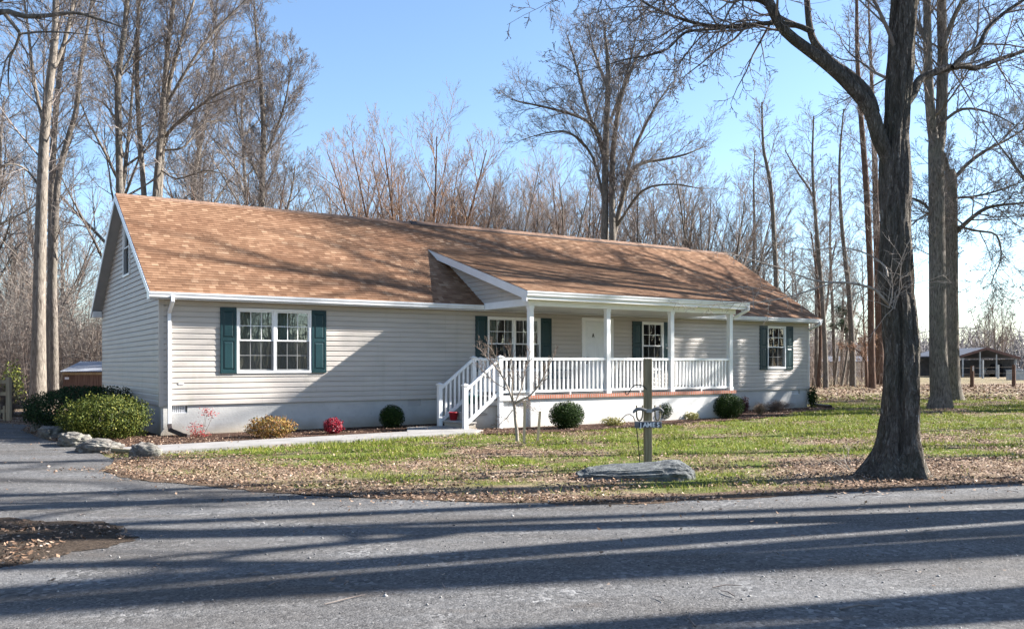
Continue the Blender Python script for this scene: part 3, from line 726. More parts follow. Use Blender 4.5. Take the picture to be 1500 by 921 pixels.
# ---- front door
mb = MB(); a, b, c, d = DOOR; mb.hb(a, a+.12, c, d, -.08, .045); mb.hb(b-.12, b, c, d, -.08, .045); mb.hb(a+.12, b-.12, d-.10, d, -.08, .045); df = mb.build('door_frame', M['white'], house, bevel=.005)
mb = MB(); x0, x1 = a+.125, b-.125; mb.hb(x0, x1, c+.03, d-.105, -.06, -.02)
door_z = [(c+.18, c+.72), (c+.86, c+1.46), (c+1.60, d-.22)]
for z0, z1 in door_z:
    for p, q in ((x0+.11, (x0+x1)/2-.05), ((x0+x1)/2+.05, x1-.11)):
        e = [(p, z0), (q, z0), (q, z1), (p, z1)]; g = [(p+.035, z0+.035), (q-.035, z0+.035), (q-.035, z1-.035), (p+.035, z1-.035)]
        mb.add([(x, .0195, z) for x, z in e]+[(x, .008, z) for x, z in g], [(4, 5, 6, 7)]+[(i, (i+1) % 4, 4+(i+1) % 4, 4+i) for i in range(4)])
dr = mb.build('front_door', M['door'], house, bevel=.003)
mb = MB(); mb.tube([(x0+.07, .0, 1.80), (x0+.07, -.05, 1.80)], .03, 10); mb.tube([(x0+.07, .0, 1.66), (x0+.07, -.03, 1.66)], .022, 10); mb.tube([(x0+.07, -.045, 1.80), (x0+.07, -.05, 1.69)], .014, 8); mb.build('door_handle', M['black'], dr)
mb = MB(); ax = (x0+x1)/2-.16; mb.bar((ax-.035, .0, 2.44), (ax, .0, 2.56), .015, .014, (0, 1, 0)); mb.bar((ax+.035, .0, 2.44), (ax, .0, 2.56), .015, .014, (0, 1, 0)); mb.bar((ax-.02, .0, 2.48), (ax+.02, .0, 2.48), .015, .012, (0, 1, 0)); mb.build('door_letter', M['black'], dr)
# ---- downspouts
def downspout(path, m=M['gutter'], name='downspout', wx=.078, wy=.06):
    mb = MB()
    for p, q in zip(path, path[1:]):
        p, q = Vector(p), Vector(q); e = (q-p).normalized()*.012; mb.bar(p-e, q+e, wx, wy, (0, 1, .01))
    return mb.build(name, m, house, bevel=.008)
downspout([(.19, -.42, 3.16), (.19, -.42, 3.05), (.19, -.065, 2.80), (.19, -.062, .26)])
o = downspout([(.19, -.062, .27), (.20, -.12, .15), (.36, -.60, .06), (.42, -.85, .05)], M['brownpipe'], 'downspout_elbow', .095, .075)
downspout([(HL+.16, -.42, 3.16), (HL+.16, -.42, 3.06), (HL+.08, .05, 2.86), (HL+.08, .05, .15)])
downspout([(16.15, -2.83, 3.37), (16.15, -2.83, 3.24), (15.95, -2.46, 3.03), (15.87, -2.38, 2.98), (15.87, -2.36, .95)])
mb = MB(); mb.hb(.40, .51, 1.17, 1.21, .012, .03); mb.build('wall_plate', M['tagwhite'], house)

# ---- things on the porch and the steps
def pot(name, c, r0, r1, h, m, label, cat):
    mb = MB(); n = 20
    prof = [(r0, 0), (r1, h), (r1*1.06, h), (r1*1.06, h*.88)]
    prof = [(0, 0.0), (r0, 0), (r1, h*.86), (r1*1.08, h*.86), (r1*1.08, h), (r1*.92, h), (r0*.9, h*.1), (0, h*.1)]
    vs = [(p*math.cos(2*math.pi*k/n), p*math.sin(2*math.pi*k/n), z) for p, z in prof for k in range(n)]
    mb.add(vs, [(i*n+k, i*n+(k+1) % n, (i+1)*n+(k+1) % n, (i+1)*n+k) for i in range(len(prof)-1) for k in range(n)], True)
    return tag(mb.build(name, m, None, c), label, cat)
pot('flower_pot', hw(6.80, 1.42, .20), .085, .115, .21, M['red_pot'], 'small red plastic pot standing on the lowest porch step', 'pot')
pot('flower_pot', hw(7.40, 1.36, .60), .10, .14, .22, M['teal'], 'dark teal pot standing on the top porch step', 'pot')
ch = empty('porch_chair', hw(10.45, 1.0, FV-.006), YAW+.25, 'dark blue grey metal armchair on the porch behind the railing', 'chair')
chm = simple('chair_paint', (.05, .10, .15), .4, .1)
mb = MB(); mb.box(-.25, .25, -.25, .24, .40, .43); mb.build('seat', chm, ch, bevel=.01)
mb = MB()
for k in range(5): x = -.2+k*.1; mb.bar((x, .24, .43), (x, .36, .92), .05, .02, (0, 1, 0))
mb.bar((-.25, .36, .92), (.25, .36, .92), .05, .03); mb.build('backrest', chm, ch)
for sx in (-1, 1):
    mb = MB(); mb.bar((sx*.27, -.25, .63), (sx*.27, .28, .65), .05, .025); mb.build('armrest', chm, ch)
    for y, zt in ((-.23, .63), (.22, .65)): mb = MB(); mb.bar((sx*.27, y, 0), (sx*.27, y, zt), .03, .03, (0, 1, 0)); mb.build('leg', chm, ch)

# ================================================================= GROUND, ROAD, PATH
EDGE = [gr(*p) for p in ((150, 690), (200, 703), (300, 712), (450, 726), (600, 733), (750, 737), (900, 738), (1050, 733), (1200, 722), (1350, 713), (1500, 708))]
EX = np.array([p.x for p in EDGE]); EY = np.array([p.y for p in EDGE])
EX = np.append(EX, [30, 60]); EY = np.append(EY, [18, 25])
def edge_y(X): return np.interp(X, EX, EY)
road_poly = [(p.x, p.y) for p in EDGE] + [(30, 18), (60, 25), (60, -14), (-60, -14), (-60, 40), (-40, 33.5), (-15, 25.0), (-13.0, 23.4), (-12.2, 21.6), (-10.4, 19.2), (-8.9, 17.5), (-8.0, 16.5), (-7.0, 15.2), (-6.5, 14.2)]
isl_poly = [tuple(gr(*p).xy) for p in ((-900, 752), (-400, 758), (-60, 763), (0, 762), (60, 763), (150, 769), (185, 781), (200, 792), (150, 803), (80, 822), (0, 838), (-60, 850), (-400, 862), (-900, 860))]
path_hw = [(-1.5, 2.9), (1.5, 2.66), (5.0, 2.42), (5.6, 1.2), (6.70, 1.2), (6.70, 3.05), (6.2, 3.5), (2.8, 3.75), (-.8, 4.05), (-1.3, 3.75)]
bed1 = [(-1.6, 2.88), (-2.1, 1.2), (-2.0, -6.5), (.03, -6.5), (.03, -.03), (7.5, -.03), (7.5, 1.3), (5.62, 1.3), (5.02, 2.40), (1.5, 2.65)]
bed2 = [(6.72, 1.2), (7.58, 1.2), (7.58, .0), (22.49, -.03), (22.49, -.6), (23.1, -.6), (23.3, .5), (22.4, 1.25), (19.5, 1.9), (17.6, 2.7), (15.6, 3.45), (12, 3.75), (9, 4.15), (6.9, 4.15), (6.35, 3.55), (6.72, 3.06)]
W2 = lambda poly: [tuple(hw(u, w).xy) for u, w in poly]
def ragged(poly, step=.12, amp=.08, sc=1.6, keep=()):
    out = []
    for i in range(len(poly)):
        a, b = np.array(poly[i]), np.array(poly[(i+1) % len(poly)]); L = np.hypot(*(b-a))
        n = max(1, min(260, int(L/step))); nr = np.array([-(b-a)[1], (b-a)[0]])/max(L, 1e-6)
        for k in range(n):
            p = a + (b-a)*k/n; h = mnoise.noise(Vector((p[0]*sc, p[1]*sc, 3.7))) + .6*mnoise.noise(Vector((p[0]*sc*3.3, p[1]*sc*3.3, 9.1)))
            out.append(tuple(p + nr*h*amp))
    return out
from mathutils.geometry import tessellate_polygon
def sheet(name, poly, z, m, kind='structure', thick=0.0):
    vs = [Vector((x, y, z)) for x, y in poly]; tri = tessellate_polygon([vs]); n = len(vs)
    V = [tuple(v) for v in vs]; Fq = [tuple(t) for t in tri]
    if thick:
        V += [(x, y, z-thick) for x, y in poly]; Fq += [(i, (i+1) % n, n+(i+1) % n, n+i) for i in range(n)]
    me = bpy.data.meshes.new(name); me.from_pydata(V, [], Fq); o = link_mesh(name, me, m); tag(o, kind=kind)
    for p in me.polygons:
        pass
    return o
# the ground: one sheet out to the horizon, finely divided where the lawn is
def grassy(X, Y):
    dR = Y - edge_y(X)
    n = fbm(X*.30+3, Y*.62+8, 5); n2 = fbm(X*1.3+40, Y*2.2+11, 4)
    g = sstep(.3, 2.7, dR + (n-.5)*4.2) * sstep(.44, .60, .55*n+.45*n2 + .07*sstep(2, 6, dR))
    u = (X-AX)*DU[0] + (Y-AY)*DU[1]; w = (X-AX)*DW[0] + (Y-AY)*DW[1]
    g = g*sstep(-9.5, -7.0, X + .3*(n-.5)) * (1 - .75*sstep(33, 46, Y - .25*np.clip(X-8, 0, 12) + 8*(n-.5)))
    g = np.where((w < -1.0) & (u < 24), g*.25, g)
    return np.clip(g, 0, 1)
gx = np.concatenate([[-1500, -600, -250, -120, -70, -45], np.arange(-32, 36, .2), [40, 50, 70, 110, 200, 400, 800, 1500]])
gy = np.concatenate([[-60, -20, -5, 3], np.arange(7, 52, .2), [54, 58, 65, 80, 110, 160, 260, 500, 1000, 2500]])
GX, GY = np.meshgrid(gx, gy); nx, ny = len(gx), len(gy)
idx = np.arange(nx*ny).reshape(ny, nx)
und = .022*(fbm(GX*.8, GY*.8, 4)-.5)*((Y_in := (GY > 7) & (GY < 52) & (GX > -32) & (GX < 36)))
GV = np.stack([GX.ravel(), GY.ravel(), (und - .012).ravel()], 1)
GF = np.stack([idx[:-1, :-1], idx[:-1, 1:], idx[1:, 1:], idx[1:, :-1]], -1).reshape(-1, 4)
me = np_mesh('ground', GV, GF, True)
at = me.attributes.new('grassy', 'FLOAT', 'POINT'); at.data.foreach_set('value', grassy(GX, GY).ravel().astype(np.float32))
tag(link_mesh('ground', me, M['ground']), kind='structure')
rp = ragged(road_poly, .15, .10, 1.1)
tag(sheet('gravel_road', rp, .008, M['gravel']), kind='structure')
sheet('dirt_patch', ragged(isl_poly, .05, .24, 2.6), .013, M['bare_dirt'])
verge = [(p.x, p.y-.03) for p in EDGE] + [(30, 17.9), (30, 18.4)] + [(p.x+.0, p.y+.55) for p in EDGE[::-1]]
sheet('leafy_verge', ragged(verge, .10, .16, 1.7), .014, M['dirt'])
sheet('garden_path', W2(path_hw), .055, M['concrete'], thick=.2)
sheet('mulch_bed', ragged(W2(bed1), .1, .04, 2), .022, M['mulch']); sheet('mulch_bed', ragged(W2(bed2), .1, .06, 2), .022, M['mulch'])

# ---- loose leaves and grass
house_hw = [(0, 0), (HL, 0), (HL, -HWD), (0, -HWD)]; porch_hw = [(7.5, 0), (15.95, 0), (15.95, 2.56), (7.5, 2.56)]
P_HOUSE, P_PORCH, P_PATH, P_B1, P_B2 = map(W2, (house_hw, porch_hw, path_hw, bed1, bed2))
def leaf_quads(name, pos, size, m, parent=None, tilt=.5, aspect=.62, curl=.25, rng=nrng, normals=None, smooth=False):
    n = len(pos); yaw = rng.uniform(0, 2*np.pi, n); s = rng.uniform(size[0], size[1], n)
    if normals is None:
        th = np.abs(rng.normal(0, tilt, n)); ph = rng.uniform(0, 2*np.pi, n)
        N = np.stack([np.sin(th)*np.cos(ph), np.sin(th)*np.sin(ph), np.cos(th)], 1)
    else:
        N = normals + rng.normal(0, tilt, (n, 3)); N /= np.linalg.norm(N, axis=1, keepdims=True)
    A = np.cross(N, np.stack([np.cos(yaw), np.sin(yaw), rng.uniform(-.5, .5, n)], 1)); A /= np.linalg.norm(A, axis=1, keepdims=True) + 1e-9
    B = np.cross(N, A); a = (s/2)[:, None]; b = (s/2*aspect*rng.uniform(.7, 1.2, n))[:, None]; c = (s*curl*rng.uniform(-.2, 1, n))[:, None]
    V = np.stack([pos-A*a+N*c*.6, pos-B*b-A*a*.1, pos+A*a+N*c, pos+B*b-A*a*.1], 1).reshape(-1, 3)
    Fq = np.arange(4*n).reshape(n, 4)
    return link_mesh(name, np_mesh(name, V, Fq), m, parent)
def scatter(n, xr, yr, dens):
    X = nrng.uniform(*xr, n); Y = nrng.uniform(*yr, n)
    k = (np.abs(X) < .62*Y+1.2); X, Y = X[k], Y[k]
    d = dens(X, Y); k = nrng.random(len(X)) < d
    return X[k], Y[k]
def off_limits(X, Y): return in_poly(X, Y, P_HOUSE) | in_poly(X, Y, P_PORCH)
rp_np = np.array(rp)
def leaf_density(X, Y):
    road = in_poly(X, Y, road_poly); isl = in_poly(X, Y, isl_poly); path = in_poly(X, Y, P_PATH)
    bed = in_poly(X, Y, P_B1) | in_poly(X, Y, P_B2)
    g = grassy(X, Y); n = fbm(X*.9+5, Y*1.3+2, 4)
    dR = Y - edge_y(X)
    lawn = (.10 + .90*(1-g)**1.3)*sstep(.32, .60, n+.14)
    near = np.exp(-np.abs(dR)/.25)*sstep(.35, .6, n)*.35
    d = np.where(road, .010*sstep(.4, .6, n) + near*(X > -7), lawn)
    d = np.where(isl,   .55*sstep(.32, .58, n), d); d = np.where(path, .012, d); d = np.where(bed, .40*sstep(.3, .6, n), d)
    d = d*np.where(Y > 24, .7, 1.0)
    return np.where(off_limits(X, Y), 0, d)
X, Y = scatter(820000, (-16, 24), (6.2, 40), leaf_density)
Z = np.where(in_poly(X, Y, P_PATH), .062, .022) + nrng.uniform(0, .018, len(X))
o = leaf_quads('fallen_leaves', np.stack([X, Y, Z], 1), (.026, .058), M['leaf'], tilt=.5); tag(o, kind='stuff')
def far_leaves(X, Y):
    n = fbm(X*.25+5, Y*.35+2, 5); return np.where(off_limits(X, Y), 0, .9*sstep(.38, .62, n))
X, Y = scatter(60000, (-30, 42), (38, 68), far_leaves)
o = leaf_quads('leaf_drifts', np.stack([X, Y, .02 + nrng.uniform(0, .04, len(X))], 1), (.09, .2), M['leaf'], tilt=.5); tag(o, kind='stuff')
def grass_density(X, Y):
    no = in_poly(X, Y, road_poly) | in_poly(X, Y, P_PATH) | in_poly(X, Y, P_B1) | in_poly(X, Y, P_B2) | off_limits(X, Y)
    return np.where(no, 0, (grassy(X, Y)**1.1)*.95 + .012)
X, Y = scatter(760000, (-9, 27), (9.5, 46), lambda a, b: grass_density(a, b)*np.clip(22/b, .35, 1.4)*.8)
n = len(X); h = nrng.uniform(.02, .06, n)*(.3+1.5*sstep(.3, .7, fbm(X*1.9, Y*1.9, 3))); yaw = nrng.uniform(0, 2*np.pi, n); wd = nrng.uniform(.004, .009, n)*np.clip(Y/16, .8, 1.6)
lx, ly = nrng.normal(0, .55, n)*h, nrng.normal(0, .55, n)*h
V = np.stack([np.stack([X-np.cos(yaw)*wd, Y-np.sin(yaw)*wd, np.zeros(n)], 1), np.stack([X+np.cos(yaw)*wd, Y+np.sin(yaw)*wd, np.zeros(n)], 1), np.stack([X+lx, Y+ly, h], 1)], 1).reshape(-1, 3)
tag(link_mesh('grass', np_mesh('grass', V, np.arange(3*n).reshape(n, 3)), M['grass']), kind='stuff')
# loose stones, bark and sticks on the gravel
X, Y = scatter(9000, (-9, 9), (5.0, 16), lambda a, b: np.where(in_poly(a, b, road_poly), .25+.5*fbm(a*.5, b*1.2, 3), 0)*np.clip(9/b, .2, 1))
n = len(X); s = nrng.uniform(.004, .010, n)*np.clip(nrng.lognormal(0, .4, n), .6, 2.2)
oc = np.array([(1, 0, 0), (0, 1, 0), (-1, 0, 0), (0, -1, 0), (0, 0, .8), (0, 0, -.5)])
V = (np.stack([X, Y, np.full(n, .010)], 1)[:, None, :] + oc[None]*s[:, None, None]*nrng.uniform(.6, 1.25, (n, 6, 1))).reshape(-1, 3)
tf = np.array([(0, 1, 4), (1, 2, 4), (2, 3, 4), (3, 0, 4), (1, 0, 5), (2, 1, 5), (3, 2, 5), (0, 3, 5)])
Fq = (tf[None] + (np.arange(n)*6)[:, None, None]).reshape(-1, 3)
stone_m = island('loose_gravel', [(0, (.09, .088, .085)), (.5, (.18, .175, .17)), (.9, (.27, .262, .25)), (1, (.42, .40, .38))], .85, .2)
tag(link_mesh('loose_gravel', np_mesh('loose_gravel', V, Fq), stone_m), kind='stuff')
tw = []
for k in range(90):
    p = gr(rnd.uniform(-50, 1550), rnd.uniform(715, 915)) if k < 22 else gr(rnd.uniform(250, 1500), rnd.uniform(668, 735)); a = rnd.uniform(0, 3.14); L = rnd.uniform(.05, .35); d = Vector((math.cos(a), math.sin(a), 0)); sd = Vector((-d.y, d.x, 0))
    z = Vector((0, 0, .02)); r_ = rnd.uniform(.003, .007)
    tw.append(([p-d*L/2+z, p+sd*rnd.uniform(-.03, .03)+z*1.4, p+d*L/2+z], [r_, r_, r_*.5]))
tag(link_mesh('fallen_twigs', tubes_mesh('fallen_twigs', tw, 5), M['twig']), kind='stuff')

# ================================================================= SHRUBS, ROCKS, SIGN POST
def ball_points(n, rx, ry, rz, rough, seed, fill=(.80, 1.03), lump=2.2, flat=None):
    g = np.random.default_rng(seed); D = g.normal(size=(n, 3)); D /= np.linalg.norm(D, axis=1, keepdims=True)
    lum = np.array([mnoise.noise(Vector(tuple(d*lump + seed))) + .5*mnoise.noise(Vector(tuple(d*lump*2.7+seed*2))) for d in D])
    r = (1 + rough*lum)*g.uniform(fill[0], fill[1], n)**.8
    P = D*r[:, None]*np.array([rx, ry, rz]); P[:, 2] += rz*.94
    k = P[:, 2] > .0
    return P[k], D[k], g
def stems(n, rx, ry, h, r0, seed, lean=.7):
    rr = random.Random(seed); out = []
    for k in range(n):
        a = rr.uniform(0, 6.28); q = rr.uniform(.2, 1)*lean
        b = Vector((math.cos(a)*rx*.12, math.sin(a)*ry*.12, -.03)); t = Vector((math.cos(a)*rx*q, math.sin(a)*ry*q, h*rr.uniform(.6, .95)))
        m_ = b.lerp(t, .5) + Vector((0, 0, h*.08)); out.append(([b, m_, t], [r0, r0*.7, r0*.35]))
    return out
def shrub(name, loc, rx, ry, rz, n, size, m, label, cat='shrub', rough=.08, seed=1, lump=2.2, fill=(.8, 1.03), stem_n=7, stem_r=.012, group=None, tilt=.7):
    e = empty(name, loc, 0, label, cat, group)
    P, D, g = ball_points(n, rx, ry, rz, rough, seed, fill, lump)
    leaf_quads('foliage', P, size, m, e, tilt, .6, .2, g, D)
    link_mesh('stem', tubes_mesh('stem', stems(stem_n, rx*.8, ry*.8, rz*1.6, stem_r, seed), 5), M['twig'], e)
    return e
def at_g(px, py): return gr(px, py)
def up_y(px, py, Y): p = P3(px, py, Y); return p
GB = 'clipped round boxwoods in the foundation bed'
shrub('boxwood', gr(574, 627), .325, .325, .31, 9000, (.022, .042), M['box'], 'small clipped round boxwood in the shade left of the porch steps', 'shrub', .07, 3, fill=(.4, 1.03), group=GB)
shrub('boxwood', gr(830, 628), .45, .45, .36, 15000, (.022, .045), M['box'], 'large clipped round boxwood by the porch wall near the bare young tree', 'shrub', .08, 5, fill=(.4, 1.03), group=GB)
shrub('boxwood', gr(967, 616), .36, .36, .31, 10000, (.022, .042), M['box'], 'clipped round boxwood partly hidden behind the wooden sign post', 'shrub', .07, 8, fill=(.4, 1.03), group=GB)
shrub('boxwood', gr(1067, 613), .46, .46, .385, 15000, (.022, .045), M['box'], 'large clipped round boxwood below the right corner post of the porch', 'shrub', .08, 12, fill=(.4, 1.03), group=GB)
shrub('yew_bush', hw(-1.10, -3.4), 1.25, 1.75, .56, 26000, (.03, .065), M['yew'], 'big dark green yew bush against the gable end wall', 'bush', .16, 17, 2.6, (.72, 1.04), 12, .02)
shrub('privet_bush', hw(-1.05, -.15) + Vector((0, -.1, 0)), .90, .92, .49, 17000, (.028, .06), M['lime'], 'big yellow green leafy bush at the front corner of the house', 'bush', .24, 23, 3.6, (.55, 1.10), 10, .015)
shrub('spirea_bush', gr(397, 641), .56, .45, .25, 2600, (.03, .065), M['rust'], 'low spreading orange brown spirea bush below the double window', 'shrub', .25, 31, 3, (.5, 1.05), 26, .006)
shrub('red_shrub', gr(488, 636), .23, .22, .20, 1500, (.03, .055), M['crimson'], 'small dense crimson red shrub in the mulch bed', 'shrub', .18, 37, 3, (.5, 1.05), 10, .005)
shrub('barberry', gr(1091, 604), .16, .2, .27, 900, (.03, .06), M['maroon'], 'dark maroon barberry beside the large boxwood', 'shrub', .3, 41, 3, (.4, 1.1), 14, .005)
shrub('low_shrub', gr(897, 624), .30, .24, .125, 900, (.03, .055), M['yelgreen'], 'low yellow green shrub in front of the porch wall left of the sign post', 'shrub', .3, 43, 3, (.4, 1.1), 16, .005)
shrub('low_shrub', gr(1012, 615), .24, .22, .13, 700, (.03, .055), M['yelgreen'], 'low yellow green shrub between the two boxwoods right of the sign post', 'shrub', .3, 47, 3, (.4, 1.1), 14, .005)
shrub('climbing_plant', hw(22.60, .12), .20, .2, .43, 700, (.05, .10), M['box'], 'thin leafy plant climbing the right front corner of the house', 'plant', .35, 53, 3, (.3, 1.1), 8, .008)
# sparse red nandina on bare stems
e = empty('nandina', gr(292, 640), 0, 'tall sparse shrub with red leaves on thin stems by the downspout', 'shrub')
st_ = []; lf = []; rr = random.Random(5)
for tx, ty, tz in ((.12, .05, .56), (.20, -.05, .60), (-.12, .0, .28), (-.02, .1, .22), (.30, .02, .50), (-.2, .05, .20), (.05, -.1, .1), (-.1, -.1, .12)):
    t = Vector((tx, ty, tz)); b = Vector((tx*.15, ty*.15, -.03)); st_.append(([b, b.lerp(t, .5)+Vector((.02, 0, 0)), t], [.006, .005, .003]))
    for k in range(48):
        lf.append(t + Vector((rr.gauss(0, .07), rr.gauss(0, .07), rr.gauss(.0, .045))))
for k in range(120): lf.append(Vector((rr.gauss(0, .12), rr.gauss(0, .12), abs(rr.gauss(.03, .04)))))
link_mesh('stem', tubes_mesh('stem', st_, 5), M['twig_red'], e); leaf_quads('foliage', np.array([tuple(p) for p in lf]), (.03, .055), M['redleaf'], e, .8)
# dry plants at the right
def dry_plant(name, loc, n, spread, h, label, m, r=.004):
    e = empty(name, loc, 0, label, 'dry plant'); rr = random.Random(int(loc.x*100)); out = []
    for k in range(n):
        a = rr.uniform(0, 6.28); q = rr.uniform(.05, 1)*spread; t = Vector((math.cos(a)*q, math.sin(a)*q, h*rr.uniform(.45, 1)*(1-.4*q/spread))); b = Vector((t.x*.1, t.y*.1, -.02))
        out.append(([b, b.lerp(t, .55)+Vector((0, 0, h*.12)), t], [r, r*.8, r*.4]))
        for j in range(4): s_ = b.lerp(t, rr.uniform(.5, .95)); out.append(([s_, s_+Vector((rr.gauss(0, .05), rr.gauss(0, .05), rr.uniform(.02, .1))), s_+Vector((rr.gauss(0, .09), rr.gauss(0, .09), rr.uniform(.04, .15)))], [r*.6, r*.5, r*.3]))
    link_mesh('stem', tubes_mesh('stem', out, 4), m, e); return e
dry_plant('dry_grass_clump', gr(1113, 608), 90, .24, .40, 'dry tan grass clump beside the maroon barberry', M['dry'])
dry_plant('dry_shrub', gr(1138, 603), 120, .62, .42, 'spreading leafless brown shrub below the rightmost window', M['twig_red'], .005)

import bmesh
def rock(name, loc, dims, seed, m, label, cat='rock', rz=0.0, shape=None, sub=5, group=None):
    bm = bmesh.new(); bmesh.ops.create_icosphere(bm, subdivisions=sub, radius=1); sd = Vector((seed*3.1, seed*1.7, seed*.9))
    for v in bm.verts:
        p = v.co.copy(); h = 0
        for k, a in ((1.1, .26), (2.3, .17), (5.0, .10), (11, .045)): h += a*mnoise.noise(p*k+sd)
        rid = abs(mnoise.noise(Vector((p.x*1.5, p.y*2, p.z*7))+sd)); h -= .16*rid; h += .07*(math.floor(3*mnoise.noise(p*1.7+sd*2))/3)
        q = p*(1+h); q = Vector([math.copysign(abs(c)**.8, c) for c in q])
        if shape: q = shape(q)
        v.co = Vector((q.x*dims[0], q.y*dims[1], q.z*dims[2]))
    me = bpy.data.meshes.new(name); bm.to_mesh(me); bm.free(); me.polygons.foreach_set('use_smooth', np.ones(len(me.polygons), bool))
    o = link_mesh(name, me, m, None, loc); o.rotation_euler = (0, 0, rz); return tag(o, label, cat, group)
def boulder():
    bm = bmesh.new(); bmesh.ops.create_icosphere(bm, subdivisions=6, radius=1)
    hx = np.array([-1.1, -.95, -.75, -.2, .3, .72, .84, 1.1]); hv = np.array([.03, .07, .125, .165, .20, .25, .215, .05])
    for v in bm.verts:
        p = v.co; q = [math.copysign(abs(c)**.55, c) for c in p]; x = q[0]*(.98 if q[0] < 0 else .92)
        h = float(np.interp(x, hx, hv)); st = mnoise.noise(Vector((p.x*1.3, p.y*2.0, p.z*8+p.x*1.5))); cr = mnoise.noise(Vector((p.x*4.2+3, p.y*5, p.z*5))); f = mnoise.noise(p*13)
        blk = math.floor(mnoise.noise(Vector((p.x*2.6+7, p.y*2.6, p.z*3)))*4)/4
        z = q[2]*h if q[2] > 0 else q[2]*.12
        d = 1 + .07*st + .05*cr + .02*f + .07*blk
        v.co = Vector((x*.90*(1+.03*cr), q[1]*.40*d*(.75+.25*min(1, (1.05-x)/.5)), z*(1+.10*cr+.08*blk+.04*f) + .012*st + (.02*q[1] if z > 0 else 0)))
    me = bpy.data.meshes.new('boulder'); bm.to_mesh(me); bm.free()
    return tag(link_mesh('boulder', me, M['stone'], None, gr(940, 706) + Vector((0, .52, 0))), 'long flat grey boulder lying at the foot of the wooden sign post', 'boulder')
boulder()
GR_ = 'stones bordering the bed at the driveway'
rock('border_stone', gr(134, 664) + Vector((0, .30, .06)), (0.43, 0.29, 0.18), 7, M['stone_warm'], 'rounded grey border stone nearest the yellow green bush', 'rock', -.25, group=GR_)
rock('border_stone', gr(92, 655) + Vector((0, .45, .05)), (0.53, 0.31, 0.22), 9, M['stone_warm'], 'longest border stone, in the middle of the row along the driveway', 'rock', -.95, group=GR_)
rock('border_stone', gr(62, 643) + Vector((0, .45, .05)), (0.47, 0.31, 0.22), 13, M['stone_warm'], 'jagged border stone below the dark yew bush', 'rock', -1.0, group=GR_)
rock('border_stone', gr(40, 634) + Vector((0.15, .5, .04)), (0.43, 0.31, 0.22), 15, M['stone_warm'], 'farthest border stone, at the shaded end of the row', 'rock', -.9, group=GR_)
rock('stone', gr(206, 671) + Vector((0, .22, .05)), (.27, .22, .21), 21, M['stone_warm'], 'single pale stone at the end of the concrete path by the lawn', 'rock', .2)
mb = MB(); mb.tube([gr(165, 664)+Vector((0, 0, .06)), gr(190, 667)+Vector((0, .1, .06))], .045, 8); tag(mb.build('landscape_log', M['post']), 'short weathered log edging the end of the concrete path', 'log')
mb = MB(); q0, q1 = gr(1192, 595), gr(1217, 598); mb.tube([q0+Vector((0, 0, .07)), q0.lerp(q1, .5)+Vector((0, 0, .06)), q1+Vector((0, 0, .07))], .065, 12); tag(mb.build('drain_pipe', M['blackpipe']), 'black plastic drain pipe lying on the grass at the right house corner', 'pipe')

# sign post with a yoke and name board
pb = gr(949, 684); sp_ = empty('sign_post', pb, .12, 'weathered wooden post with a small ox yoke and a name board of white letters', 'sign')
S_ = pb.y/F_PX
mb = MB(); mb.box(-.056, .056, -.056, .056, -.15, 1.70); mb.build('post', M['post'], sp_, bevel=.006)
mb = MB(); ys = lambda x, z: Vector(((x-949)*S_, -.085, (684-z)*S_))
mb.tube([ys(925, 604), ys(927, 601), ys(931, 598.5), ys(937, 598), ys(942, 600), ys(947, 601.5), ys(953, 601), ys(958, 598.5), ys(963, 597.5), ys(967, 599.5), ys(970, 602.5)], [.014, .022, .028, .028, .026, .03, .026, .028, .028, .022, .014], 10); yk = mb.build('yoke', M['board'], sp_)
mb = MB(); mb.box((944-949)*S_, (952-949)*S_, -.125, -.112, (604-0)*0+(684-603.5)*S_, (684-598.5)*S_); mb.build('yoke_plate', M['galv'], yk)
for a, b in ((930, 939), (957.5, 965.5)):
    mb = MB(); pts = [ys(a, 593), ys(a, 604), ys(a+.4, 610), ys((a+b)/2-2, 614.5), ys((a+b)/2, 615.3), ys((a+b)/2+2, 614.5), ys(b-.4, 610), ys(b, 604), ys(b, 593)]
    mb.tube(pts, .012, 8); mb.build('yoke_bow', M['post'], yk)
mb = MB(); x0, x1, z0, z1 = (927.5-949)*S_, (968-949)*S_, (684-626)*S_, (684-616.5)*S_
mb.box(x0, x1, -.086, -.060, z0, z1); bd = mb.build('name_board', M['board'], sp_, bevel=.004)
letm = simple('letter_white', (.78, .80, .82), .5, .03); tile = simple('letter_tile', (.035, .045, .07), .5, .1)
for i, c in enumerate('JAMES'):
    cxl = ((936.2 + i*6.45) - 949)*S_; w_ = .030
    mb = MB(); mb.box(cxl-w_, cxl+w_, -.091, -.0865, z0+.014, z1-.012); mb.build('letter_tile', tile, bd)
    cu = bpy.data.curves.new('letter', 'FONT'); cu.body = c; cu.size = .098; cu.align_x = 'CENTER'; cu.extrude = .002; cu.offset = .002
    t = bpy.data.objects.new('tmp', cu); col.objects.link(t); bpy.context.view_layer.update()
    me = bpy.data.meshes.new_from_object(t.evaluated_get(bpy.context.evaluated_depsgraph_get())); bpy.data.objects.remove(t)
    me.transform(Matrix.Translation((cxl, -.0935, z0+.017)) @ Matrix.Rotation(R(90), 4, 'X')); link_mesh('letter', me, letm, bd)
mb = MB(); mb.tube([ys(946, 570)+Vector((0, .03, 0)), ys(941, 565)+Vector((0, .03, 0)), ys(936, 563.2), ys(929, 563), ys(923, 567), ys(920, 572), ys(918, 576), ys(915.5, 577.6), ys(913.5, 575.5), ys(913.3, 572)], .008, 8); mb.build('iron_hook', M['black'], sp_)
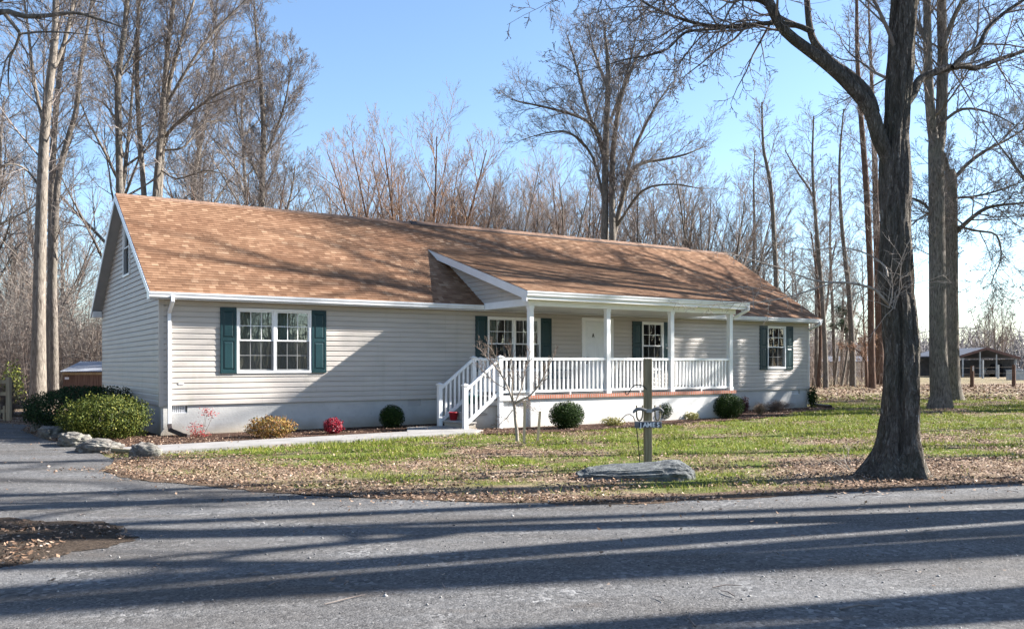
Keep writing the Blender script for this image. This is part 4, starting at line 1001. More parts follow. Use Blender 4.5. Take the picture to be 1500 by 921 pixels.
# shepherd's hook
hb_ = gr(937.5, 684); mb = MB(); hs = lambda x, z: Vector(((x-937.5)*hb_.y/F_PX, 0, (684-z)*hb_.y/F_PX))
mb.tube([hs(937.5, 690), hs(936, 660), hs(933, 630), hs(931, 618), hs(928, 610), hs(923, 606.5), hs(918, 607), hs(913, 611), hs(910, 615), hs(908, 617)], .007, 8)
tag(mb.build('shepherd_hook', M['black'], None, hb_), 'thin black iron garden hook beside the wooden sign post', 'garden hook')
# stakes
for (px, py, pt), lb in (((767.5, 649, 588), 'taller pale wooden stake right beside the young bare tree'), ((787, 647, 602), 'shorter leaning pale stake between the young tree and the big boxwood')):
    b = gr(px, py); h = (py-pt)*b.y/F_PX; mb = MB(); ln = .02 if px < 780 else .06
    mb.bar((0, 0, -.1), (ln, 0, h), .055, .04, (0, 1, 0)); tag(mb.build('wooden_stake', M['stake'], None, b), lb, 'stake')

# ================================================================= TREES
GOLD = 2.39996
def rotd(d, ang, az):
    ref = Vector((0, 0, 1)) if abs(d.z) < .9 else Vector((1, 0, 0))
    n = d.cross(ref).normalized(); b = d.cross(n)
    return (d*math.cos(ang) + (n*math.cos(az) + b*math.sin(az))*math.sin(ang)).normalized()
# spec level: (segments, wobble, upward pull, children, angle, length ratio, start, radius ratio)
def grow(out, p, d, L, r, spec, lev, rr, rmin=.004):
    seg, wob, up, nch, ang, ratio, t0, rrat = spec[lev]
    pts = [p.copy()]; rad = [r]; sl = L/seg; ds = []
    for i in range(seg):
        d = Vector((d.x + rr.gauss(0, wob), d.y + rr.gauss(0, wob), d.z + rr.gauss(0, wob) + up)).normalized()
        p = p + d*sl; pts.append(p); rad.append(max(rmin*.6, r*(1-(i+1)/seg*.80))); ds.append(d)
    out[lev].append((pts, rad))
    if lev+1 < len(spec):
        az = rr.uniform(0, 6.28)
        for k in range(nch):
            t = t0 + (1-t0)*(k+rr.random())/nch; f = min(t*seg, seg-1e-4); i = int(f); f -= i
            q = pts[i].lerp(pts[i+1], f); az += GOLD + rr.uniform(-.5, .5)
            cd = rotd(ds[i], ang*rr.uniform(.65, 1.25), az)
            cl = L*ratio*(1-.55*(t-t0)/(1-t0+1e-6))*rr.uniform(.65, 1.25)
            cr = max(rmin, min((rad[i]*(1-f)+rad[i+1]*f)*.75, r*rrat)*rr.uniform(.75, 1.1))
            grow(out, q, cd, cl, cr, spec, lev+1, rr, rmin)
def sprout(out, pts, rad, spec, rr, spacing, length, ang=.9, start=.15, rmin=.004, taper=.5, rrat=.5, updir=0.0):
    """children along a given limb"""
    seg = [(pts[i+1]-pts[i]).length for i in range(len(pts)-1)]; tot = sum(seg); n = max(1, int(tot*(1-start)/spacing)); az = rr.uniform(0, 6.28)
    for k in range(n+1):
        t = start + (1-start)*(k+rr.random()*.8)/(n+.8); s = min(t, .999)*tot; i = 0
        while i < len(seg)-1 and s > seg[i]: s -= seg[i]; i += 1
        f = s/seg[i]; q = pts[i].lerp(pts[i+1], f); d = (pts[i+1]-pts[i]).normalized(); r = rad[i]*(1-f)+rad[i+1]*f
        az += GOLD + rr.uniform(-.6, .6); cd = rotd(d, ang*rr.uniform(.6, 1.25), az); cd.z += updir; cd.normalize()
        L = length*(1-taper*t)*rr.uniform(.55, 1.2)
        grow(out, q, cd, L, max(rmin, min(r*.6, .012*L+.004)), spec, 0, rr, rmin)
def thick_bark(polys, sides): return tubes_mesh('trunk', polys, sides)
# branch tiers: a bough and what it carries
B4 = [(7, .07, .05, 7, .70, .60, .12, .5), (5, .08, .045, 6, .62, .58, .12, .5), (4, .09, .04, 4, .58, .60, .12, .55), (2, .08, .03, 0, .6, .5, .1, .6)]
B3 = [(6, .08, .05, 8, .75, .58, .12, .5), (4, .09, .05, 7, .65, .60, .12, .55), (3, .09, .04, 0, .7, .5, .1, .6)]
BUP = [(6, .07, .09, 10, .58, .56, .12, .5), (5, .08, .07, 8, .55, .58, .12, .5), (4, .08, .05, 4, .52, .60, .1, .6), (2, .08, .05, 0, .6, .5, .1, .6)]

def make_tree(name, base, polys, label, group=None, spec=B4, spacing=.8, length=3.2, start=.35, seed=1, ang=.85, bark='bark', twig='twig', rmin=.006, updir=.25, starts=None, lens=None, sides=9, cat='tree', extra=None):
    """polys: list of (world points, radii); first is the trunk"""
    rr = random.Random(seed); e = empty(name, base, 0, label, cat, group)
    loc = [([Vector(p)-base for p in pts], rad) for pts, rad in polys]
    link_mesh('trunk', thick_bark(loc, sides), M[bark], e)
    out = [[] for _ in range(len(spec)+1)]
    for i, (pts, rad) in enumerate(loc):
        st_ = starts[i] if starts else start; ln = lens[i] if lens else length
        if ln <= 0: continue
        sprout(out, pts, rad, spec, rr, spacing, ln, ang, st_, rmin, updir=updir)
    br = [x for lv in out for x in lv]
    link_mesh('crown', tubes_mesh('crown', br, 3), M[twig], e)
    if extra: extra(e, out, rr)
    return e
def pxpoly(lst, Y, base_first=False, wob=.0, dY=0.0):
    """photo polyline with radii in metres, at depth Y (wandering a little in depth)"""
    pts = []; rad = []; n = len(lst)
    for i, q in enumerate(lst):
        y = Y + dY*i/max(1, n-1) + wob*math.sin(i*1.9+Y)
        p = P3(q[0], q[1], y)
        if base_first and i == 0: p.z = -.15
        pts.append(p); rad.append(q[2])
    # smooth: insert midpoints (Catmull-Rom)
    P = [pts[0]+(pts[0]-pts[1])] + pts + [pts[-1]+(pts[-1]-pts[-2])]; op = []; orr = []
    for i in range(1, len(P)-2):
        for k in range(3):
            t = k/3; a, b, c, d = P[i-1], P[i], P[i+1], P[i+2]
            op.append(.5*((2*b) + (c-a)*t + (2*a-5*b+4*c-d)*t*t + (3*b-a-3*c+d)*t**3)); orr.append(rad[i-1]*(1-t)+rad[i]*t)
    op.append(pts[-1]); orr.append(rad[-1])
    return op, orr
def tree_px(name, Y, lists, label, group=None, **kw):
    polys = []
    for i, l in enumerate(lists):
        dY = 0 if i == 0 else ((i % 3)-1)*.06*Y*.6
        polys.append(pxpoly(l, Y, i == 0 or l[0][1] >= 560, .02*Y*.3 if i else .0, dY))
    b = polys[0][0][0].copy(); b.z = 0
    return make_tree(name, b, polys, label, group, **kw)

# ---- the big tree in front
YB = 12.47; SB = YB/F_PX
def build_big_tree():
    prof = [(712, 1246, 1372), (700, 1254, 1364), (690, 1262, 1359), (678, 1271, 1356), (660, 1281, 1352), (640, 1287, 1349), (610, 1292, 1348), (560, 1294, 1347), (510, 1295, 1345.5), (470, 1294, 1343), (445, 1292, 1341), (425, 1290, 1338), (400, 1288, 1337),
            (340, 1287, 1336), (290, 1286, 1335), (250, 1286.5, 1334), (225, 1288, 1333), (205, 1290, 1332), (185, 1293, 1332), (150, 1295, 1335), (100, 1297, 1340), (50, 1300, 1344), (0, 1303, 1347), (-100, 1311, 1350), (-250, 1322, 1352), (-420, 1334, 1354), (-600, 1345, 1355)]
    base = gr(1309, 697); base.z = 0
    prof = [(y, a+(b-a)*f/2, b-(b-a)*f/2) for y, a, b in prof for f in [.10*max(0, min(1, (470-y)/200))+.065]]
    ys = np.array([p[0] for p in prof], float); xl = np.array([p[1] for p in prof], float); xr = np.array([p[2] for p in prof], float)
    yy = np.concatenate([np.arange(712, 600, -4), np.arange(600, 200, -8), np.arange(200, -601, -20)]).astype(float)
    L = np.interp(-yy, -ys, xl); Rr = np.interp(-yy, -ys, xr); n = 64; V = []
    for y, a, b in zip(yy, L, Rr):
        c = P3((a+b)/2, y, YB) - base; r = (b-a)/2*SB; z = c.z
        for k in range(n):
            th = 2*math.pi*k/n; dx, dy = math.cos(th), math.sin(th)
            fl = max(0, min(1, (y-600)/100))
            g = math.exp(-((th-4.31-.03*math.sin(z*3))/.14)**2)*max(0, min(1, (z-.05)/.3))*max(0, min(1, (3.0-z)/.5))
            g2 = math.exp(-((th-1.2)/.2)**2)*max(0, min(1, (3.0-z)/.5))
            lob = (1+.16*fl*math.sin(5*th+.8)+.08*fl*math.sin(9*th))
            ridg = .034*mnoise.noise(Vector((dx*5.5, dy*5.5, z*1.1))) + .026*mnoise.noise(Vector((dx*12, dy*12, z*2.6))) + .03*mnoise.noise(Vector((dx*1.5, dy*1.5, z*.9)))
            rad = r*lob*(1-.42*g-.25*g2) + ridg*(1.2 if z < 9 else .5)
            V.append((c.x+dx*rad, c.y+dy*rad, z))
    m = len(yy); idx = np.arange(m*n).reshape(m, n)
    q = np.stack([idx[:-1], np.roll(idx[:-1], -1, 1), np.roll(idx[1:], -1, 1), idx[1:]], -1).reshape(-1, 4)
    e = empty('oak_tree', base, 0, 'large dark furrowed foreground tree with a long limb reaching left over the lawn', 'tree')
    tk = link_mesh('trunk', np_mesh('trunk', V, q, True), M['bark_big'], e)
    # burl where the two stems part, and the tag nailed to the bark
    limbs = [
        [(1306, 250, 0.100), (1297, 222, 0.112), (1287, 200, 0.109), (1274, 160, 0.100), (1246, 126, 0.091), (1222, 103, 0.086), (1196, 82, 0.080), (1150, 46, 0.070), (1128, 8, 0.065), (1105, -40, 0.056), (1060, -110, 0.047), (1010, -190, 0.036), (950, -260, 0.021)],
        [(1282, 165, 0.066), (1276, 148, 0.076), (1266, 130, 0.069), (1245, 110, 0.066), (1219, 91, 0.059), (1197, 68, 0.054), (1187, 45, 0.050), (1182, 0, 0.043), (1178, -60, 0.036), (1165, -140, 0.026), (1150, -230, 0.013)],
        [(1192, 48, 0.041), (1165, 37, 0.038), (1130, 34, 0.034), (1078, 39, 0.031), (1040, 38, 0.027), (1004, 30, 0.023), (960, 13, 0.018), (930, -4, 0.014), (880, -22, 0.008)],
        [(1078, 39, 0.023), (1045, 43, 0.020), (1004, 48, 0.018), (978, 72, 0.014), (948, 82, 0.012), (917, 87, 0.010), (880, 98, 0.007), (850, 106, 0.005)],
        [(1130, 8, 0.056), (1110, -2, 0.048), (1085, -4, 0.044), (1050, -16, 0.036), (1000, -34, 0.028), (930, -40, 0.020), (850, -35, 0.010)],
        [(1322, 160, 0.064), (1337, 137, 0.070), (1343, 124, 0.064), (1351, 114, 0.058), (1375, 104, 0.053), (1397, 98, 0.048), (1415, 97, 0.045), (1429, 100, 0.042), (1455, 90, 0.035), (1500, 75, 0.027), (1560, 50, 0.016)],
        [(1395, 99, 0.036), (1412, 82, 0.036), (1432, 70, 0.034), (1445, 45, 0.030), (1470, 20, 0.027), (1500, 0, 0.022), (1560, -40, 0.012)],
        [(1322, -60, .10), (1300, -110, .085), (1260, -160, .07), (1200, -230, .05), (1150, -310, .025)],
        [(1335, -120, .10), (1370, -180, .08), (1420, -240, .06), (1480, -330, .03)],
        [(1340, -260, .08), (1310, -340, .065), (1280, -430, .045), (1260, -540, .02)],
        [(1345, -330, .08), (1385, -410, .06), (1420, -520, .03)],
        [(1345, -560, .06), (1350, -650, .04), (1352, -760, .015)],
    ]
    low = [
        [(1302, 446, 0.0216), (1289, 432, 0.0216), (1275, 421, 0.0187), (1240, 414, 0.0158), (1203, 413, 0.0137), (1170, 403, 0.0115), (1141, 392, 0.0094), (1100, 380, 0.0072), (1060, 368, 0.0043)],
        [(1222, 414, 0.0115), (1195, 422, 0.0101), (1160, 433, 0.0086), (1120, 442, 0.0072), (1085, 443, 0.0065), (1045, 446, 0.0043), (1005, 452, 0.0029)],
        [(1150, 434, 0.0058), (1118, 424, 0.0050), (1085, 420, 0.0043), (1050, 432, 0.0029)],
        [(1300, 405, 0.0144), (1296, 390, 0.0130), (1270, 372, 0.0101), (1230, 362, 0.0072), (1180, 366, 0.0050), (1130, 352, 0.0029)],
    ]
    depth = [-.5, .4, .3, -.2, -1.0, .9, .5, -1.5, 1.5, -1.2, 1.2, .3]
    pol = [pxpoly(l, YB + (0 if i not in (2, 3, 6) else depth[i]*.3), False, 0, depth[i]) for i, l in enumerate(limbs)]
    pol = [([p-base for p in a], b) for a, b in pol]
    link_mesh('limb', tubes_mesh('limb', pol, 12), M['bark_big'], e)
    rr = random.Random(19); out = [[] for _ in range(5)]
    TW = [(5, .16, -.015, 6, .8, .5, .15, .55), (4, .2, -.02, 5, .8, .5, .15, .6), (3, .22, -.03, 3, .7, .5, .1, .6), (2, .25, -.02, 0, .7, .5, .1, .6)]
    dens = [(.30, 1.5, .40), (.36, 1.5, .35), (.13, 1.25, .05), (.13, 1.0, .05), (.16, 1.6, .05), (.26, 1.2, .3), (.3, 1.2, .1), (.5, 2.0, .2), (.5, 2.0, .2), (.5, 2.0, .2), (.5, 2.0, .2), (.4, 2, .1)]
    for (a, b), (s, L_, st) in zip(pol, dens): sprout(out, a, b, TW, rr, s, L_*1.15, .85, st, .0046, .3, updir=-.1)
    # a few boughs from the trunk itself
    tp = [P3(1315, y, YB)-base for y in (140, 60, -20, -100, -200, -300, -400, -500)]; trd = [.2, .19, .18, .16, .13, .1, .07, .05]
    sprout(out, tp, trd, B4, rr, .55, 2.6, 1.0, .0, .0045, .3)
    link_mesh('crown', tubes_mesh('crown', [x for l in out for x in l], 4), M['twig'], e)
    pol = [([p-base for p in a], b) for a, b in (pxpoly(l, YB-.15-.1*i, False, 0, [-.7, .4, -.3, .6][i]) for i, l in enumerate(low))]
    out = [[] for _ in range(4)]
    DR = [(4, .3, -.06, 4, .9, .55, .2, .6), (3, .34, -.05, 2, .8, .5, .15, .6), (2, .3, -.03, 0, .7, .5, .1, .6)]
    for a, b in pol: sprout(out, a, b, DR, rr, .16, .42, 1.0, .15, .0028, .2, updir=-.25)
    pol2 = []
    for k in range(13):                                  # shoots springing from the old wound
        p = P3(1302 + rr.uniform(-3, 10), 448+rr.uniform(-6, 6), YB-.24)-base; d = Vector((rr.uniform(-.45, .18), rr.uniform(-.3, .05), 1)).normalized()
        grow(out, p, d, rr.uniform(.45, 1.2), .007, DR[:1]+[(3, .25, .05, 1, .6, .5, .2, .6), (2, .2, .05, 0, .6, .5, .1, .6)], 0, rr, .003)
    link_mesh('low_branch', tubes_mesh('low_branch', pol + [x for l in out for x in l], 5), M['twig_pale'], e)  # paler twig colour stands in for sunlight on this branch
    # shoots at the foot
    out = [[] for _ in range(4)]
    for k in range(7):
        p = P3(1278+rr.uniform(-6, 6), 690, YB)-base; p.z = .05; grow(out, p + Vector((-.2, .3, 0)), Vector((rr.uniform(-1, .1), rr.uniform(-.2, .4), 1)).normalized(), rr.uniform(.3, .7), .005, DR[1:], 0, rr, .0025)
    link_mesh('shoot', tubes_mesh('shoot', [x for l in out for x in l], 4), M['twig_pale'], e)
    return e
build_big_tree()
p = P3(1343.5, 613, YB-.2); mb = MB(); mb.box(-.035, .035, -.006, .006, -.06, .05); mb.cur = 1; mb.box(-.036, .036, -.008, .004, .0505, .075); mb.box(.0355, .05, -.008, .006, -.06, .075)
o = mb.build('tree_tag', [M['tagwhite'], M['black']], None, p); o.rotation_euler = (0, 0, .75); tag(o, 'small white and black tag fixed to the big foreground tree trunk', 'tag')

# ---- the two tall trunks right of it
def clinging(n_per, mk, lo, hi, side=None):
    def f(e, out, rr):
        tips = [pts[-1] for lv in out[2:] for pts, _ in lv if lo < pts[-1].z < hi]
        g = np.random.default_rng(3); rr.shuffle(tips); tips = tips[:n_per]
        cl = [t + Vector((g.normal(0, .12), g.normal(0, .12), g.normal(-.04, .12))) for t in tips for _ in range(5)]
        if cl: leaf_quads('foliage', np.array([tuple(c) for c in cl]), (.07, .15), M[mk], e, 1.0, .6, .3, g)
    return f
tree_px('tall_tree', 31.5, [
    [(1377, 600, .50), (1377.5, 592, .44), (1378, 580, .37), (1376, 560, .33), (1374, 500, .30), (1373, 400, .285), (1372, 300, .275), (1371, 225, .27), (1371, 205, .25)],
    [(1371, 225, .19), (1367, 200, .18), (1362, 150, .165), (1359, 80, .15), (1358, 0, .13), (1356, -100, .10), (1350, -250, .05)],
    [(1372, 225, .22), (1377, 200, .21), (1379.5, 150, .20), (1381, 80, .18), (1379, 0, .165), (1382, -120, .12), (1390, -290, .05)],
    [(1380, 70, .09), (1400, 20, .08), (1430, -30, .06), (1470, -90, .03)], [(1359, 60, .09), (1335, 20, .07), (1300, -40, .05), (1260, -90, .02)],
    [(1374, 330, .06), (1355, 300, .05), (1330, 290, .04), (1300, 295, .02)], [(1379, 180, .06), (1410, 160, .05), (1450, 165, .03), (1490, 185, .015)]],
    'tall straight grey trunk just right of the foreground tree, forking high up', starts=[.55, .1, .1, .1, .1, .1, .1], lens=[2.4, 3.4, 3.6, 3, 3, 2.2, 2.6], seed=5, bark='bark', spacing=.3, rmin=.006, sides=14, updir=.0)
tree_px('broken_tree', 38.7, [
    [(1398, 588, .52), (1397, 578, .40), (1396, 560, .32), (1394.5, 500, .29), (1393.5, 400, .28), (1393, 300, .275), (1392, 262, .27), (1391.5, 249, .2)],
    [(1389, 262, .12), (1386, 240, .11), (1383, 225, .06)],
    [(1397, 262, .09), (1420, 238, .085), (1445, 220, .07), (1475, 205, .05), (1515, 180, .025)],
    [(1396, 345, .11), (1408, 333, .10), (1425, 318, .09), (1445, 305, .075), (1470, 300, .055), (1500, 297, .04), (1545, 288, .02)],
    [(1396, 290, .05), (1425, 288, .05), (1460, 280, .04), (1510, 262, .02)], [(1396, 330, .05), (1430, 338, .05), (1460, 345, .04), (1466, 380, .03), (1452, 415, .02), (1462, 450, .01)],
    [(1391, 320, .05), (1372, 310, .045), (1350, 318, .03), (1325, 340, .02)]],
    'tall trunk with a broken off top and branches spreading right, behind the forked trunk', starts=[.6, .3, .15, .12, .1, .1, .1], lens=[1.8, 1.2, 3.0, 3.2, 2.6, 2.4, 2.0], seed=9, bark='bark', spacing=.28, rmin=.008, sides=14, updir=-.1,
    extra=clinging(36, 'oakleaf', 3.5, 8.5))

# ---- thin trees at the wood edge on the right
GRT = 'thin trees at the edge of the wood right of the house'
right = [
    (58.5, [(1210, 570, .20), (1209, 520, .165), (1207, 480, .16), (1204, 430, .15), (1199, 370, .14), (1194, 310, .12), (1190, 240, .09), (1192, 170, .05)], 'slim grey tree at the wood edge nearest the right house corner'),
    (63, [(1249, 568, .26), (1249, 530, .22), (1247, 480, .21), (1243, 420, .19), (1237, 370, .16), (1231, 300, .13), (1230, 230, .09), (1236, 160, .05)], 'tree with a slight leftward lean in the middle of the thin trees'),
    (58.0, [(1278, 572, .29), (1277, 540, .235), (1276, 480, .23), (1275, 400, .22), (1269, 274, .21), (1262, 182, .18), (1256, 91, .15), (1255, 0, .11), (1254, -90, .06)], 'tall straight trunk of the thin trees closest to the big foreground trunk on its left'),
    (70, [(1290, 566, .42), (1289, 540, .36), (1288, 480, .34), (1286, 400, .31), (1283, 300, .26), (1280, 200, .2), (1276, 100, .14), (1272, 0, .07)], 'thick reddish brown trunk half hidden behind the foreground tree'),
    (72, [(1224, 563, .18), (1222, 520, .15), (1220, 460, .14), (1217, 400, .12), (1216, 330, .09), (1218, 260, .05)], 'very thin upright tree between the slim grey tree and the leaning one'),
    (66, [(1192, 566, .15), (1196, 540, .12), (1203, 490, .11), (1212, 440, .09), (1216, 400, .07), (1225, 350, .04)], 'small tree leaning right beside the right house corner'),
    (60, [(1199, 568, .17), (1200, 540, .13), (1202, 500, .11), (1200, 450, .10), (1196, 400, .08), (1188, 340, .05)], 'small brown tree directly beside the house corner downspout'),
    (52, [(1137, 590, .2), (1137, 420, .15), (1134, 350, .14), (1130, 283, .125), (1124, 245, .11), (1118, 214, .09), (1116, 150, .05)], 'slim dark tree rising behind the right slope of the roof'),
    (64, [(1196, 566, .16), (1196, 410, .13), (1195, 310, .11), (1187, 280, .09), (1170, 255, .07), (1150, 220, .04)], 'curving slim tree behind the right roof corner'),
    (75, [(1104, 575, .16), (1104, 400, .14), (1105, 330, .12), (1104, 270, .08), (1106, 220, .04)], 'pale slim tree behind the roof end, left of the dark slim tree'),
    (78, [(1313, 562, .25), (1312, 500, .2), (1314, 400, .19), (1300, 300, .16), (1296, 200, .12), (1290, 120, .05)], 'tree hidden mostly behind the foreground trunk'),
]
for i, (Y, l, lb) in enumerate(right):
    if i == 10: continue
    tree_px('thin_tree', Y, [l], lb + ' ' if False else lb, GRT, seed=40+i, spec=B3, spacing=.45, length=3.2, start=.3, rmin=.011, bark='bark_red' if i in (2, 3, 5, 6) else 'bark', twig='twig', updir=.15, ang=.95, sides=8)
# leaning pale saplings and a beech still holding its leaves
for j, (x0, x1, yt) in enumerate(((1232, 1248, 470), (1222, 1232, 495), (1240, 1252, 500))):
    tree_px('leaning_sapling', 64+j*2, [[(x0, 566, .10), ((x0+x1)/2-1, 530, .085), (x1, yt, .06), (x1+10, yt-40, .03)]], ['pale sapling leaning right among the thin trees, longest of the three', 'pale sapling leaning right, nearest the slim grey tree', 'pale sapling leaning right, shortest and beside the middle tree'][j], 'leaning pale saplings at the wood edge', seed=70+j, spec=B3, spacing=.8, length=1.3, rmin=.01, bark='bark_pale', twig='twig_pale', sides=6)
def beech_leaves(e, out, rr):
    g = np.random.default_rng(5); tips = [p for lv in out for pts, _ in lv for p in pts[1:] if p.z < 3.6]; rr.shuffle(tips)
    leaf_quads('foliage', np.array([tuple(t + Vector((g.normal(0, .1), g.normal(0, .1), g.normal(0, .1)))) for t in tips[:420] for _ in range(2)]), (.09, .17), M['rustcling'], e, 1.0, .6, .3, g)
tree_px('young_beech', 61, [[(1270, 569, .12), (1269, 540, .10), (1267, 500, .07), (1264, 470, .03)], [(1269, 530, .05), (1258, 515, .04), (1245, 508, .02)]], 'young beech still holding russet leaves among the thin trees', None, seed=81, spec=B3, spacing=.4, length=2.0, start=.3, rmin=.01, bark='bark_red', twig='twig_red', extra=beech_leaves, sides=6)
def pine_leaves(e, out, rr):
    g = np.random.default_rng(6); tips = [p for lv in out for pts, _ in lv for p in pts[1:] if 3.2 < p.z < 6.2]; rr.shuffle(tips)
    leaf_quads('foliage', np.array([tuple(t + Vector((g.normal(0, .12), g.normal(0, .12), g.normal(0, .05)))) for t in tips[:900] for _ in range(4)]), (.08, .2), M['pine'], e, .6, .3, .2, g)
tree_px('young_pine', 69, [[(1233, 565, .12), (1233, 500, .08), (1234, 450, .05), (1235, 420, .02)]], 'small evergreen with dark green boughs among the thin trees', None, seed=83, spec=B3, spacing=.3, length=1.5, start=.5, rmin=.01, extra=pine_leaves, sides=6, updir=-.1)

# ---- named trees on the left and behind the roof
tree_px('tall_tree', 32, [[(55, 602, 0.360), (55.5, 585, 0.306), (56, 560, 0.279), (57, 480, 0.225), (58, 400, 0.207), (61, 300, 0.194), (65, 200, 0.171), (72, 130, 0.149), (80, 60, 0.126), (82, 0, 0.108), (84, -80, 0.090), (88, -180, 0.045)],
    [(66, 190, 0.072), (50, 120, 0.063), (42, 50, 0.045), (30, -40, 0.027)], [(75, 110, 0.081), (95, 60, 0.072), (108, 0, 0.063), (125, -80, 0.036)], [(62, 280, 0.045), (40, 250, 0.036), (15, 240, 0.027), (-15, 250, 0.013)]],
    'thick pale barked trunk standing left of the yew bush', seed=101, bark='bark_pale', spacing=.55, length=4.2, starts=[.42, .1, .1, .1], rmin=.007, sides=12)
tree_px('tall_tree', 37.8, [[(73, 588, 0.216), (73, 520, 0.176), (75, 420, 0.160), (76, 300, 0.152), (78, 220, 0.136), (85, 130, 0.112), (95, 60, 0.096), (110, 0, 0.072), (125, -80, 0.032)]], 'straight pale trunk close behind the thick one left of the house', seed=103, bark='bark_pale', spacing=.45, length=4.0, start=.4, rmin=.007)
tree_px('tall_tree', 36, [[(80, 590, .18), (79, 470, .16), (78, 410, .15), (84, 274, .13), (98, 210, .115), (112, 160, .1), (118, 100, .08), (130, 30, .06), (140, -40, .03)]], 'slim trunk bending right, growing beside the two pale trunks on the left', seed=105, spacing=.45, length=2.6, start=.3, rmin=.007)
tree_px('tall_tree', 38, [[(175, 600, 0.202), (175, 400, 0.166), (175, 274, 0.151), (173.5, 180, 0.144), (173, 114, 0.130), (182, 46, 0.112), (186, 0, 0.097), (192, -80, 0.072), (200, -180, 0.029)], [(173, 125, 0.065), (155, 90, 0.058), (142, 45, 0.043), (135, -20, 0.029), (128, -90, 0.014)], [(176, 110, 0.058), (196, 70, 0.050), (205, 0, 0.040), (215, -80, 0.022)], [(174, 180, 0.043), (150, 150, 0.036), (120, 140, 0.022)]],
    'single dark trunk rising right behind the peak of the left gable', seed=107, spacing=.42, length=4.2, starts=[.45, .1, .1, .1], rmin=.007, sides=11)
tree_px('clump_tree', 40, [[(222, 600, 0.222), (225, 400, 0.178), (228, 290, 0.155), (237, 180, 0.126), (246, 68, 0.104), (255, 0, 0.081), (268, -110, 0.037)], [(214, 600, 0.163), (213, 400, 0.133), (211, 287, 0.122), (201, 137, 0.100), (203, 0, 0.074), (205, -120, 0.037)], [(233, 600, 0.163), (234, 400, 0.141), (234, 287, 0.126), (244, 150, 0.107), (256, 90, 0.089), (275, 30, 0.067), (295, -30, 0.044), (325, -100, 0.022)],
    [(243, 200, 0.074), (262, 178, 0.067), (300, 150, 0.056), (340, 128, 0.041), (380, 115, 0.022)], [(246, 150, 0.074), (275, 100, 0.063), (310, 50, 0.052), (350, 10, 0.037), (390, -30, 0.022)], [(241, 220, 0.052), (270, 215, 0.044), (300, 180, 0.037), (345, 178, 0.022)], [(237, 250, 0.044), (260, 262, 0.037), (300, 250, 0.026), (330, 255, 0.015)]],
    'cluster of upright pale stems fanning out behind the left end of the roof', seed=109, bark='bark_pale', spacing=.4, length=4.2, starts=[.5, .5, .45, .1, .1, .1, .1], rmin=.007, sides=10, updir=.3)
tree_px('slim_tree', 48, [[(283, 600, .2), (283, 292, .15), (290, 230, .13), (300, 180, .11), (310, 120, .09), (315, 60, .06), (318, 0, .03)]], 'slim tree rising behind the roof just right of the stem cluster', seed=111, spacing=.4, length=3.4, start=.4, rmin=.009, spec=BUP, ang=.7)
tree_px('slim_tree', 50, [[(383, 600, .24), (383, 300, .18), (386, 200, .15), (382, 120, .12), (376, 60, .08), (372, 0, .04)], [(384, 240, .08), (405, 190, .07), (420, 140, .05), (428, 80, .02)], [(384, 270, .07), (360, 220, .06), (345, 160, .04), (340, 100, .02)]], 'tall feathery tree at the right edge of the left group of trees', seed=113, spacing=.38, length=3.6, starts=[.4, .1, .1], rmin=.009, spec=BUP, ang=.75, updir=.2)
tree_px('clump_tree', 45, [[(886, 600, .26), (886, 420, .22), (886, 347, .2), (887, 220, .17), (891, 108, .13), (885, 40, .05)], [(896, 600, .24), (898, 420, .2), (897, 347, .17), (897, 240, .15), (908, 150, .11), (930, 90, .08), (948, 62, .03)], [(886, 235, .11), (876, 200, .10), (862, 165, .09), (845, 100, .07), (832, 55, .03)], [(884, 220, .10), (872, 190, .09), (850, 172, .08), (810, 160, .06), (775, 152, .045), (748, 146, .02)],
    [(886, 300, .08), (868, 230, .07), (835, 195, .055), (800, 195, .035), (765, 205, .015)], [(898, 350, .15), (908, 305, .13), (926, 252, .11), (945, 238, .09), (970, 234, .07), (1005, 226, .05), (1030, 215, .02)], [(910, 300, .10), (925, 230, .085), (955, 165, .06), (985, 120, .03)], [(893, 180, .09), (915, 120, .07), (930, 60, .04), (940, 30, .02)], [(890, 130, .08), (872, 80, .06), (860, 35, .03)], [(905, 330, .07), (940, 280, .06), (985, 270, .04), (1020, 275, .02)]],
    'big spreading bare tree standing alone behind the middle of the roof', seed=117, bark='bark', twig='twig', spacing=.40, length=3.1, starts=[.5, .5] + [.08]*8, rmin=.007, sides=10, updir=.25, ang=.75)

# ---- kinds of woodland tree, each grown once and copied
def archetype(name, seed, H, r, spec, stems_=1, spread=.2, bark='bark', twig='twig', rmin=.009, trunk_h=.0):
    rr = random.Random(seed); out = [[] for _ in range(len(spec))]
    for k in range(stems_):
        a = 6.28*k/stems_ + rr.uniform(-.4, .4); d = Vector((math.cos(a)*spread*rr.uniform(.5, 1.2), math.sin(a)*spread*rr.uniform(.5, 1.2), 1)).normalized() if stems_ > 1 else Vector((rr.gauss(0, .03), rr.gauss(0, .03), 1)).normalized()
        grow(out, Vector((math.cos(a)*.12*(stems_ > 1), math.sin(a)*.12*(stems_ > 1), -.1)), d, H*(rr.uniform(.85, 1.1) if stems_ < 7 else rr.uniform(.95, 1.03)), r*rr.uniform(.8, 1.1), spec, 0, rr, rmin)
    tm = tubes_mesh('trunk', out[0] + (out[1] if stems_ == 1 else []), 7); cm = tubes_mesh('crown', [x for l in (out[2:] if stems_ == 1 else out[1:]) for x in l], 3)
    tm.materials.append(M[bark]); cm.materials.append(M[twig])
    return tm, cm
S_TALL = [(9, .05, .03, 17, .85, .32, .32, .38), (6, .07, .065, 8, .7, .55, .15, .5), (5, .09, .05, 6, .62, .58, .12, .55), (3, .09, .04, 3, .58, .58, .1, .6), (2, .08, .03, 0, .6, .5, .1, .6)]
